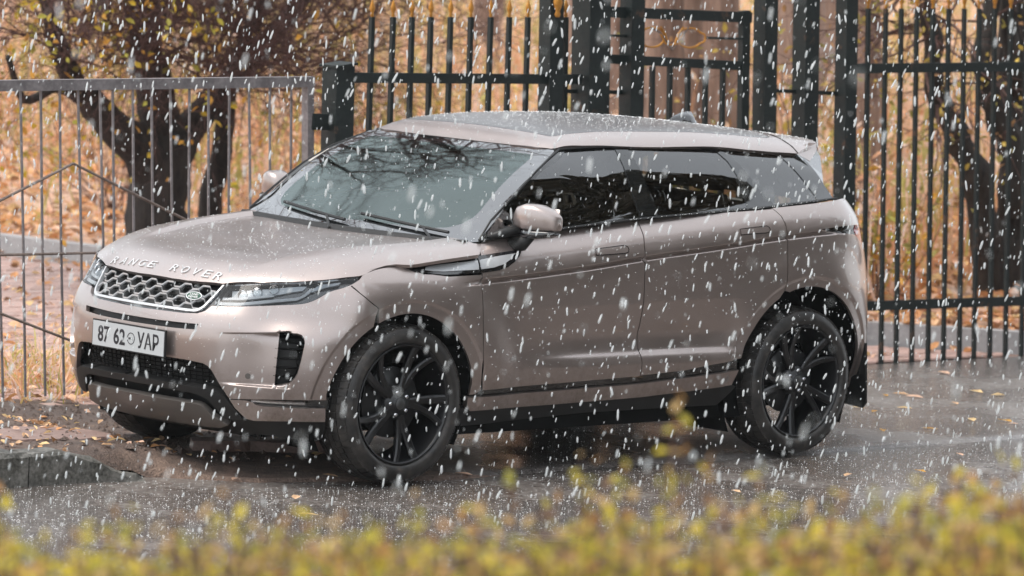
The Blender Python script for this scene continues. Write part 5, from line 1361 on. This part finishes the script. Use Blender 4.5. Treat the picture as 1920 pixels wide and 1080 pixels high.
tr = mb.build('tread', M['tyre']); trm = tr.data; bpy.data.objects.remove(tr)
mb = MB(); lathe(mb, [(.022,.274),(.007,.2805),(.002,.278),(.004,.272),(.016,.266),(.060,.258),(.120,.252),(.200,.254),(.215,.276)], 72)
rb_ = mb.build('rim_barrel', M['rim'], None, True); rbm = rb_.data; bpy.data.objects.remove(rb_)
mb = MB()
def spoke(mb, a0, a1, w0, w1, y_in, y_out):
    n = 9; V = []; F = []
    for i in range(n):
        t = i/(n-1); r = .050 + (.268-.050)*t; a = a0 + (a1-a0)*(t**1.5)
        y = y_in + (y_out-y_in)*t - .012*math.sin(pi*t)*-1; w = w0 + (w1-w0)*t; d = .030 - .010*t
        ta = (a1-a0)*1.5*(t**.5)*r/.2
        c = Vector((r*cos(a), 0, r*sin(a))); tang = Vector((-sin(a), 0, cos(a)))
        for (q, yy) in ((-1, y+.006), (-.55, y), (.55, y), (1, y+.006), (1, y+d), (-1, y+d)):
            V.append(c + tang*(w*q) + Vector((0, yy, 0)))
    for i in range(n-1):
        for j in range(6): a = i*6+j; b = i*6+(j+1) % 6; F.append((a, b, b+6, a+6))
    F.append((5,4,3,2,1,0)); k = (n-1)*6; F.append(tuple(range(k, k+6)))
    mb.add(V, F)
for k in range(5):
    a = radians(90 + 72*k)
    spoke(mb, a-.10, a-.36, .017, .016, .038, .010); spoke(mb, a+.10, a+.08, .017, .021, .038, .010)
sp_ = mb.build('spokes', M['rim']); spm = sp_.data; bpy.data.objects.remove(sp_)
mb = MB(); lathe(mb, [(.028,.001),(.027,.030),(.030,.034),(.036,.036),(.040,.074),(.075,.078)], 40)
hb_ = mb.build('hub', M['rim'], None, True); hbm = hb_.data; bpy.data.objects.remove(hb_)
mb = MB(); lathe(mb, [(.0255,.0005),(.0255,.026),(.029,.0285)], 32)
cp_ = mb.build('centre_cap', M['steel'], None, True); cpm = cp_.data; bpy.data.objects.remove(cp_)
mb = MB(); lathe(mb, [(.030,.0005),(.030,.0085),(.046,.0095)], 10); nm_ = mb.build('wheel_nut', M['chrome'], None, True); nutm = nm_.data; bpy.data.objects.remove(nm_)
mb = MB(); lathe(mb, [(.095,.05),(.095,.165),(.118,.165),(.118,.05)], 48); ds_ = mb.build('brake_disc', M['steel'], None, True); dsm = ds_.data; bpy.data.objects.remove(ds_)
mb = MB()
V = []; n = 10
for i in range(n):
    a = radians(-35 + 70*i/(n-1))
    for r, y in ((.112,.078),(.195,.078),(.195,.135),(.112,.135)): V.append((r*cos(a), y, r*sin(a)))
F = [(i*4+j, i*4+(j+1)%4, i*4+4+(j+1)%4, i*4+4+j) for i in range(n-1) for j in range(4)] + [(0,1,2,3), tuple(reversed(range((n-1)*4, n*4)))]
mb.add(V, F); cl_ = mb.build('brake_caliper', M['plastic']); clm = cl_.data; bpy.data.objects.remove(cl_)
for cx, cy, rot, sp in ((WF, -.932, 20, 0), (WR, -.930, 47, 0), (WF, .932, 60, 180), (WR, .932, 10, 180)):
    w = empty('wheel', (cx, cy, .3715), parent=car)
    w.rotation_euler = (0, 0, radians(sp))
    for nm, me, rr_ in (('tyre', tm, 0), ('tread', trm, 0), ('rim_barrel', rbm, 0), ('spokes', spm, rot), ('hub', hbm, rot), ('centre_cap', cpm, 0), ('brake_disc', dsm, 0), ('brake_caliper', clm, 180)):
        o = bpy.data.objects.new(nm, me); COL.objects.link(o); o.parent = w; o.rotation_euler = (0, radians(rr_), 0)
    for k in range(5):
        a = radians(90 + 72*k + 36 + rot*-1); o = bpy.data.objects.new('wheel_nut', nutm); COL.objects.link(o); o.parent = w; o.location = (.054*cos(a), .002, .054*sin(a))
# wheel housings, mudflap, underside, inner shell added to block light behind the panel gaps
for cx, R_ in ((WF, .446), (WR, .500)):
    for sg in (1, -1):
        mb = MB(); V = []; F = []; n = 30
        for i in range(n+1):
            a = radians(-28 + 236*i/n); x = cx + R_*cos(a); z = WZ + R_*sin(a)
            s = s_of(x); yb = min(abs(float(body(s, max(.3, z))[1])), abs(float(body(s-.04, max(.3, z))[1])))
            V += [(x, -sg*min(.92, yb-.034), z), (x, -sg*.58, z)]
        c0 = len(V); V.append((cx, -sg*.58, WZ))
        for i in range(n): F += [(2*i, 2*i+1, 2*i+3, 2*i+2), (2*i+1, c0, 2*i+3)]
        mesh_obj('wheel_housing', V, F, M['dark'], car)
for sg in (1, -1):
    mb = MB(); V = []
    for x, y, z in [(4.085,-.865,.54),(4.085,-.70,.54),(4.105,-.70,.215),(4.108,-.845,.205),(4.108,-.868,.235)]: V.append((x, sg*y, z))
    k = len(V); mb.add(V + [(x+.012, y, z) for x, y, z in V], [tuple(range(k)), tuple(range(2*k-1, k-1, -1))] + [(i, (i+1)%k, (i+1)%k+k, i+k) for i in range(k)])
    mb.build('mud_flap', M['plastic'], car)
mb = MB(); mb.box((2.25, 0, .335), (2.0, 1.66, .27)); mb.box((2.2, 0, .385), (3.8, 1.12, .37)); mb.box((.9,0,.6),(1.2,1.0,.4)); mb.build('underbody', M['dark'], car)
inner = [(-.86,.24),(.86,.24),(.86,.90),(.50,.90),(-.50,.90),(-.86,.90)]
def shell_poly(sg):
    a = [p for p in arch_pts(WF, .445, 200, -5, 30)]; b = [p for p in arch_pts(WR, .498, 190, -8, 30)]
    return [(1.04,.24)] + [p for p in a if p[1] > .24] + [(1.93,.24),(3.6,.24)] + [p for p in b if p[1] > .24] + [(4.7,.24),(4.7,1.20)] + [(x, 1.16) for x in (4.2,3.8)] + [(3.4,1.13),(2.9,1.09),(2.4,1.04),(2.0,1.0),(1.5,.96),(1.2,.92),(1.02,.88)]
for sg in (1, -1):
    panel('inner_shell', body, [(sg*a, b) for a, b in shell_poly(sg)], M['dark'], car, .06, off=-.034, flange=False, bstep=.04)
panel('inner_shell', body, [(-1.02,.24),(1.02,.24),(1.02,.87),(0,.87),(-1.02,.87)], M['dark'], car, .06, off=-.085, flange=False)
# hood liner keeps light out of the engine bay
mb = MB(); mb.box((.80, 0, .80), (.80, 1.20, .02)); mb.build('engine_bay', M['dark'], car)
# cabin: floor, dashboard, steering wheel, seats with headrests, headlining
mb = MB(); mb.box((2.4, 0, .56), (2.9, 1.5, .04)); mb.box((1.50, 0, .93), (.44, 1.48, .24)); mb.box((1.38,0,1.0),(.3,1.4,.12)); mb.build('dashboard', M['seat'], car)
mb = MB(); cc = Vector((1.86, -.37, 1.03)); ring = []
for i in range(25):
    a = 2*pi*i/24; ring.append(cc + Vector((.07*sin(a), .185*cos(a), .17*sin(a))))
mb.tube(ring, .014, 8, False); mb.tube([cc, cc + Vector((-.2,0,-.1))], .03, 8); mb.tube([ring[0], cc, ring[12]], .012, 6); mb.build('steering_wheel', M['plastic'], car)
def seat(x, y, w):
    mb = MB(); V = []; F = []
    prof = [(x-.30,.62,.9),(x-.32,.78,1),(x+.16,.76,1),(x+.28,1.10,.95),(x+.34,1.27,.72),(x+.44,1.27,.72),(x+.40,1.0,1),(x+.30,.62,1)]
    k = len(prof)
    for sgn in (-1, 1): V += [(a, y + sgn*w/2*c, b) for a, b, c in prof]
    mb.add(V, [tuple(range(k)), tuple(range(2*k-1, k-1, -1))] + [(i, (i+1)%k, (i+1)%k+k, i+k) for i in range(k)]); mb.build('seat', M['seat'], car)
    for h in ([y] if w < .8 else [y-.38, y+.38]):
        mb = MB(); mb.tube([(x+.40,h-.12,1.36),(x+.40,h-.08,1.37),(x+.40,h+.08,1.37),(x+.40,h+.12,1.36)], [.055,.085,.085,.055], 10); mb.build('headrest', M['seat'], car, True)
seat(2.10, -.37, .50); seat(2.10, .37, .50); seat(2.98, 0, 1.30)
mb = MB(); mb.tube([tuple(screen(0,1.47)+np.array([.05,0,-.02])), (1.99,0,1.44)], .012, 6); mb.box((2.0,0,1.425),(.03,.24,.07)); mb.build('rear_view_mirror', M['plastic'], car)

# ================================================================ foreground hedge
rg = np.random.RandomState(91)
LH = [leafm('hedge_yellow_leaf', (.74,.60,.06), .5), leafm('hedge_olive_leaf', (.36,.34,.05), .5), leafm('hedge_lime_leaf', (.56,.48,.08), .5), leafm('hedge_rust_leaf', (.52,.28,.09), .45), leafm('hedge_pale_leaf', (.72,.50,.22), .5), leafm('hedge_brown_leaf', (.17,.10,.06), .3)]
def at(px, py, d):
    return CAM_POS + (CF + CR*((px-960)/8774) - CU*((py-540)/8774))*d
hd = empty('hedge', (-7.1, -10.3, 0), 'blurred yellow green leafy hedge across the foreground', 'hedge')
mb = MB(); lv = []
CRh = Vector((CR.x, CR.y, 0)).normalized(); CFh = Vector((CF.x, CF.y, 0)).normalized()
def top_py(px): return float(np.interp(px, [-400,0,100,250,420,600,800,950,1100,1300,1450,1600,1750,1850,1950,2300], [1000,985,1000,985,965,985,955,975,945,950,960,930,915,905,880,880]))
stems = []
for i in range(1700):
    d = rg.uniform(8.3, 10.6); px = rg.uniform(-1000, 2950); tp = top_py(px) + 40*abs(rg.normal())*(-1 if rg.rand() < .28 else 1) + 46
    top = at(px, tp, d); h = min(.42, .18+.3*rg.rand()); base = top - Vector((rg.normal(0,.04), rg.normal(0,.04), h))
    stems.append((base, top))
for px, tp, d in [(1272,742,9.8),(1285,790,9.9),(1330,855,10),(965,872,10.2),(1090,850,10),(780,925,9.8),(1100,905,9.6),(1430,880,10),(1175,870,9.7),(1580,935,9.8),(1880,860,10.5),(220,945,10),(10,925,10),(1800,880,10.3),(1240,905,9.9),(560,960,9.9)]:
    top = at(px, tp, d); stems.append((top - Vector((.02,.02,.45)), top))
    for q in range(5): lv.append(top - Vector((.01,.01,.06*q)))
for b, t_ in stems:
    mid = (b+t_)/2 + Vector(rg.normal(0,.015,3)); mb.tube([b, mid, t_], [.004,.003,.0015], 3, False)
    n = rg.randint(9, 16)
    for k in range(n):
        f = (k+.5)/n; q = (b.lerp(mid, f*2) if f < .5 else mid.lerp(t_, f*2-1)); lv.append(q + Vector(rg.normal(0,.014,3)))
for i in range(160):
    p = at(rg.uniform(-900,2850), 1080, rg.uniform(8.5,10.4)); mb.tube([(p.x,p.y,0),(p.x+rg.normal(0,.05),p.y+rg.normal(0,.05),.7),(p.x+rg.normal(0,.1),p.y+rg.normal(0,.1),1.25)], [.012,.009,.004], 4, False)
# body of the hedge below the tips
for i in range(17000):
    d = rg.uniform(8.3, 10.6); px = rg.uniform(-1000, 2950); p = at(px, top_py(px)+105, d); p.z = rg.uniform(.25, 1)**.5*p.z*.97; lv.append(p)
st = mb.build('stems', M['bark_twig'], hd); st.location = -hd.location; st['kind'] = 'stuff'
lo_ = leaf_mesh('foliage', lv, .021, LH, hd, rg, .004, 1.5, .2); lo_.location = -hd.location; lo_['kind'] = 'stuff'
slab('hedge_bed', [tuple((Vector((-7.1,-10.3,0)) + CRh*a + CFh*b)[:2]) for a, b in ((-4,-2.2),(4,-2.2),(4,2.2),(-4,2.2))], -.05, .06, M['dirt'], kind='structure', seed=9, jit=.03)
# pavement on the photographer's side
strip('near_pavement', np.r_[-60, 60], lambda x: -30, lambda x: -9.5, .10, M['apron'])
mb = MB(); 

# ================================================================ what stands behind the photographer (seen in the car's paint and glass)
def building(x0, y0, wx, wy, floors, label, wallc, seed):
    t = empty('apartment_building', (x0, y0, 0), label, 'building'); H = floors*3 + .6
    wm_ = ground_mat('rendered_wall', [(.36, tuple(q*.8 for q in wallc)), (.5, wallc), (.66, tuple(q*1.15 for q in wallc))], 2, (.7,.9), .2, .01)
    mb = MB(); mb.box((wx/2, -wy/2, H/2), (wx, wy, H)); mb.build('wall', wm_, t)
    mb = MB(); mb.add([(-.5,.5,H+.02),(wx+.5,.5,H+.02),(wx+.5,-wy-.5,H+.02),(-.5,-wy-.5,H+.02),(1.5,-wy/2,H+2.2),(wx-1.5,-wy/2,H+2.2)], [(0,1,5,4),(1,2,5),(2,3,4,5),(3,0,4),(3,2,1,0)]); mb.build('roof', M['bark_dark'], t)
    fm = M['plate']
    for f in range(floors):
        for k in range(int(wx//3)):
            x = 1.5 + k*3; z = 1.7 + f*3
            mb = MB()
            for a, b, c, d in ((x-.65, z, .1, 1.5), (x+.65, z, .1, 1.5)): mb.box((a, .03, b), (c, .12, d))
            mb.box((x, .03, z+.75), (1.4, .12, .1)); mb.box((x, .06, z-.78), (1.5, .2, .08)); mb.box((x, .03, z), (.07, .10, 1.4)); w = mb.build('window', fm, t)
            mb = MB(); mb.box((x, .012, z), (1.22, .02, 1.4)); mb.build('pane', M['frit'], w)
building(12, -24, 33, 11, 6, 'long rendered apartment block across the street behind the photographer', (.09,.07,.055), 1)
for k, (x, y, h, lb) in enumerate([(2,-21,10,'dense dark green conifer across the street, left of the apartment block'), (8,-22,13,'tall dark conifer beside the corner of the apartment block'), (14,-18.5,10.0,'short dark conifer in front of the apartment block corner'),
                                   (21,-19,13,'dark conifer in front of the middle of the apartment block'), (29,-19,14,'dark conifer in front of the far end of the apartment block')]):
    t = empty('conifer', (x, y, 0), lb, 'tree', 'conifers across the street'); rg2 = np.random.RandomState(200+k); mb = MB(); mb.tube([(0,0,0),(0,0,h*.9)], [.22,.04], 8); mb.build('trunk', M['bark_dark'], t, True)
    pp = []
    for i in range(2600):
        z = h*(.10 + .9*rg2.rand()**1.2); r_ = (1 - z/h)*h*.30*(.55+.45*rg2.rand()) + .1; a = rg2.uniform(0, 2*pi); pp.append((r_*cos(a), r_*sin(a), z - r_*.25))
    leaf_mesh('crown', pp, .42, [leafm('conifer_green', (.020,.035,.018), .15)], t, rg2, .05, 1.8, .3)['kind'] = 'stuff'

for k, (x, y, h, lb) in enumerate([(7.5,-12.2,15,'tall dense spruce beside the hedge, nearest the photographer'), (11.2,-11.6,18,'tall dense spruce, second along the hedge'), (15,-12.4,17,'tall dense spruce, third along the hedge'), (19,-11.8,19,'tallest dense spruce along the hedge'), (23.5,-12.3,17,'tall dense spruce, fifth along the hedge'), (28.5,-12,16,'tall dense spruce at the far end of the hedge')]):
    t = empty('spruce', (x, y, 0), lb, 'tree', 'spruces along the hedge'); rg2 = np.random.RandomState(300+k); mb = MB(); mb.tube([(0,0,0),(0,0,h*.9)], [.25,.04], 8); mb.build('trunk', M['bark_dark'], t, True)
    pp = []
    for i in range(3800):
        z = h*(.06 + .94*rg2.rand()**1.1); r_ = (1 - z/h)**.75*h*.17*(.5+.5*rg2.rand()) + .15; a = rg2.uniform(0, 2*pi); pp.append((r_*cos(a), r_*sin(a), z - r_*.25))
    leaf_mesh('crown', pp, .48, [leafm('spruce_green', (.10,.085,.055), .12)], t, rg2, .05, 1.9, .3)['kind'] = 'stuff'

# ================================================================ sleet
M['sleet'] = new_mat('white_sleet', (.86,.88,.88), .5)
def mk_wet():
    m = new_mat('translucent_sleet', (.86,.89,.89), .4); t = NT(m); tr = t.node('ShaderNodeBsdfTransparent'); mx = t.node('ShaderNodeMixShader'); mx.inputs[0].default_value = .56
    tl = t.node('ShaderNodeBsdfTranslucent'); tl.inputs[0].default_value = (.86,.9,.9,1); m2 = t.node('ShaderNodeMixShader'); m2.inputs[0].default_value = .4
    t.link(t.b.outputs[0], m2.inputs[1]); t.link(tl.outputs[0], m2.inputs[2]); t.link(tr.outputs[0], mx.inputs[1]); t.link(m2.outputs[0], mx.inputs[2]); t.link(mx.outputs[0], t.out.inputs[0]); return m
M['sleet_air'] = mk_wet()
def pellets(name, P, R, stretch, dirs, mat, n=5):
    V = []; F = []
    for p, r, s, d in zip(P, R, stretch, dirs):
        d = Vector(d).normalized(); a = d.orthogonal().normalized(); b = d.cross(a); k = len(V); p = Vector(p)
        V.append(p - d*s)
        for q in (-.55, .55): V += [p + d*s*q + (a*cos(2*pi*i/n) + b*sin(2*pi*i/n))*r for i in range(n)]
        V.append(p + d*s)
        for i in range(n):
            j = (i+1) % n; F += [(k, k+1+j, k+1+i), (k+1+i, k+1+j, k+1+n+j, k+1+n+i), (k+1+n+i, k+1+n+j, k+2*n+1)]
    me = bpy.data.meshes.new(name); me.from_pydata([tuple(v) for v in V], [], F); me.polygons.foreach_set('use_smooth', [True]*len(F)); me.update()
    o = link(name, me, mat); o['kind'] = 'stuff'; return o
rg = np.random.RandomState(303)
P = []; R = []; S = []; D_ = []
def fall(n, d0, d1, pw=2.0):
    for i in range(n):
        u = rg.rand(); d = (d0**pw + (d1**pw-d0**pw)*u)**(1/pw); p = at(rg.uniform(-500, 2420), rg.uniform(-200, 1280), d)
        if p.z < .03 or (-.1 < p.x < 4.5 and abs(p.y) < 1.05 and p.z < 1.7): continue
        P.append(p); r = .0011 + .0038*rg.rand()**2.2; R.append(r); S.append(r*rg.uniform(2.2, 6.2)); 
        D_.append(Vector((0,0,1)) + CR*rg.normal(.16, .17) + CF*rg.normal(0,.2))
fall(13000, 18.9, 24.0); fall(5000, 24.0, 34); fall(1500, 15, 18.9); fall(420, 11, 15); fall(80, 7.5, 11)
pellets('falling_sleet', P, R, S, D_, M['sleet_air'], 4)
# pellets lying on the roof, the hood and the road
P = []; R = []
for i in range(4200):
    x = rg.uniform(1.99, 4.1); y = rg.uniform(-.62,.62)
    if x < 2.12 and rg.rand() < .8: continue
    if abs(y) > .56 and rg.rand() < .8: continue
    P.append(tuple(roof(x, y)))
for i in range(700):
    x = rg.uniform(.22, 1.2); y = rg.uniform(-.72, .78); P.append(tuple(hood(x, y)))
for i in range(160):
    y = rg.uniform(-.75,.75); z = rg.uniform(1.1,1.5); P.append(tuple(screen(y, z)))
for i in range(260):
    x = rg.uniform(1.42,3.85); P.append((x, float(glass(x, float(g_zb(x)))[1]) - rg.uniform(.0,.012), float(g_zb(x))+.002))
for i in range(17000):
    px = rg.uniform(-100, 2050); py = rg.uniform(830, 1080); q = at(px, py, 1.) - CAM_POS; t_ = (.0 - CAM_POS.z)/q.z; p = CAM_POS + q*t_
    if p.y < float(seam_y(p.x)) + .02: P.append((p.x, p.y, -.010))
for i in range(900):
    s_, z_ = rg.uniform(.1, 4.6), rg.uniform(.45, 1.12); q = body(s_, z_); P.append((float(q[0]), float(q[1])-.001, z_))
for i in range(5000):
    x = rg.uniform(.9, 9); y = rg.uniform(-.93, 1.85); P.append((x, y, .002))
n_ = len(P); R = list(rg.uniform(.0010, .0030, n_))
V = []; F = []
for p, r in zip(P, R):
    k = len(V); x, y, z = p; z += r*.5
    V += [(x+r,y,z),(x,y+r,z),(x-r,y,z),(x,y-r,z),(x,y,z+r*.9)]; F += [(k,k+1,k+4),(k+1,k+2,k+4),(k+2,k+3,k+4),(k+3,k,k+4)]
o = mesh_obj('settled_sleet', V, F, M['sleet'], None, True); o['kind'] = 'stuff'

# ---------------------------------------------------------------- thin veil of sleet haze, added to lift the blacks
hz = mesh_obj('haze', [(x, y, z) for x in (-30., 170.) for y in (-32., 170.) for z in (-1.2, 24.)], [(0,1,3,2),(4,6,7,5),(0,4,5,1),(2,3,7,6),(0,2,6,4),(1,5,7,3)])
hm = bpy.data.materials.new('black_lift_haze'); hm.use_nodes = True; ht = hm.node_tree; ht.nodes.remove(ht.nodes['Principled BSDF'])
pv = ht.nodes.new('ShaderNodeVolumePrincipled'); pv.inputs['Color'].default_value = (.90,.95,.96,1); pv.inputs['Density'].default_value = .0003
ht.links.new(pv.outputs[0], ht.nodes['Material Output'].inputs['Volume']); hz.data.materials.append(hm); hz['kind'] = 'stuff'
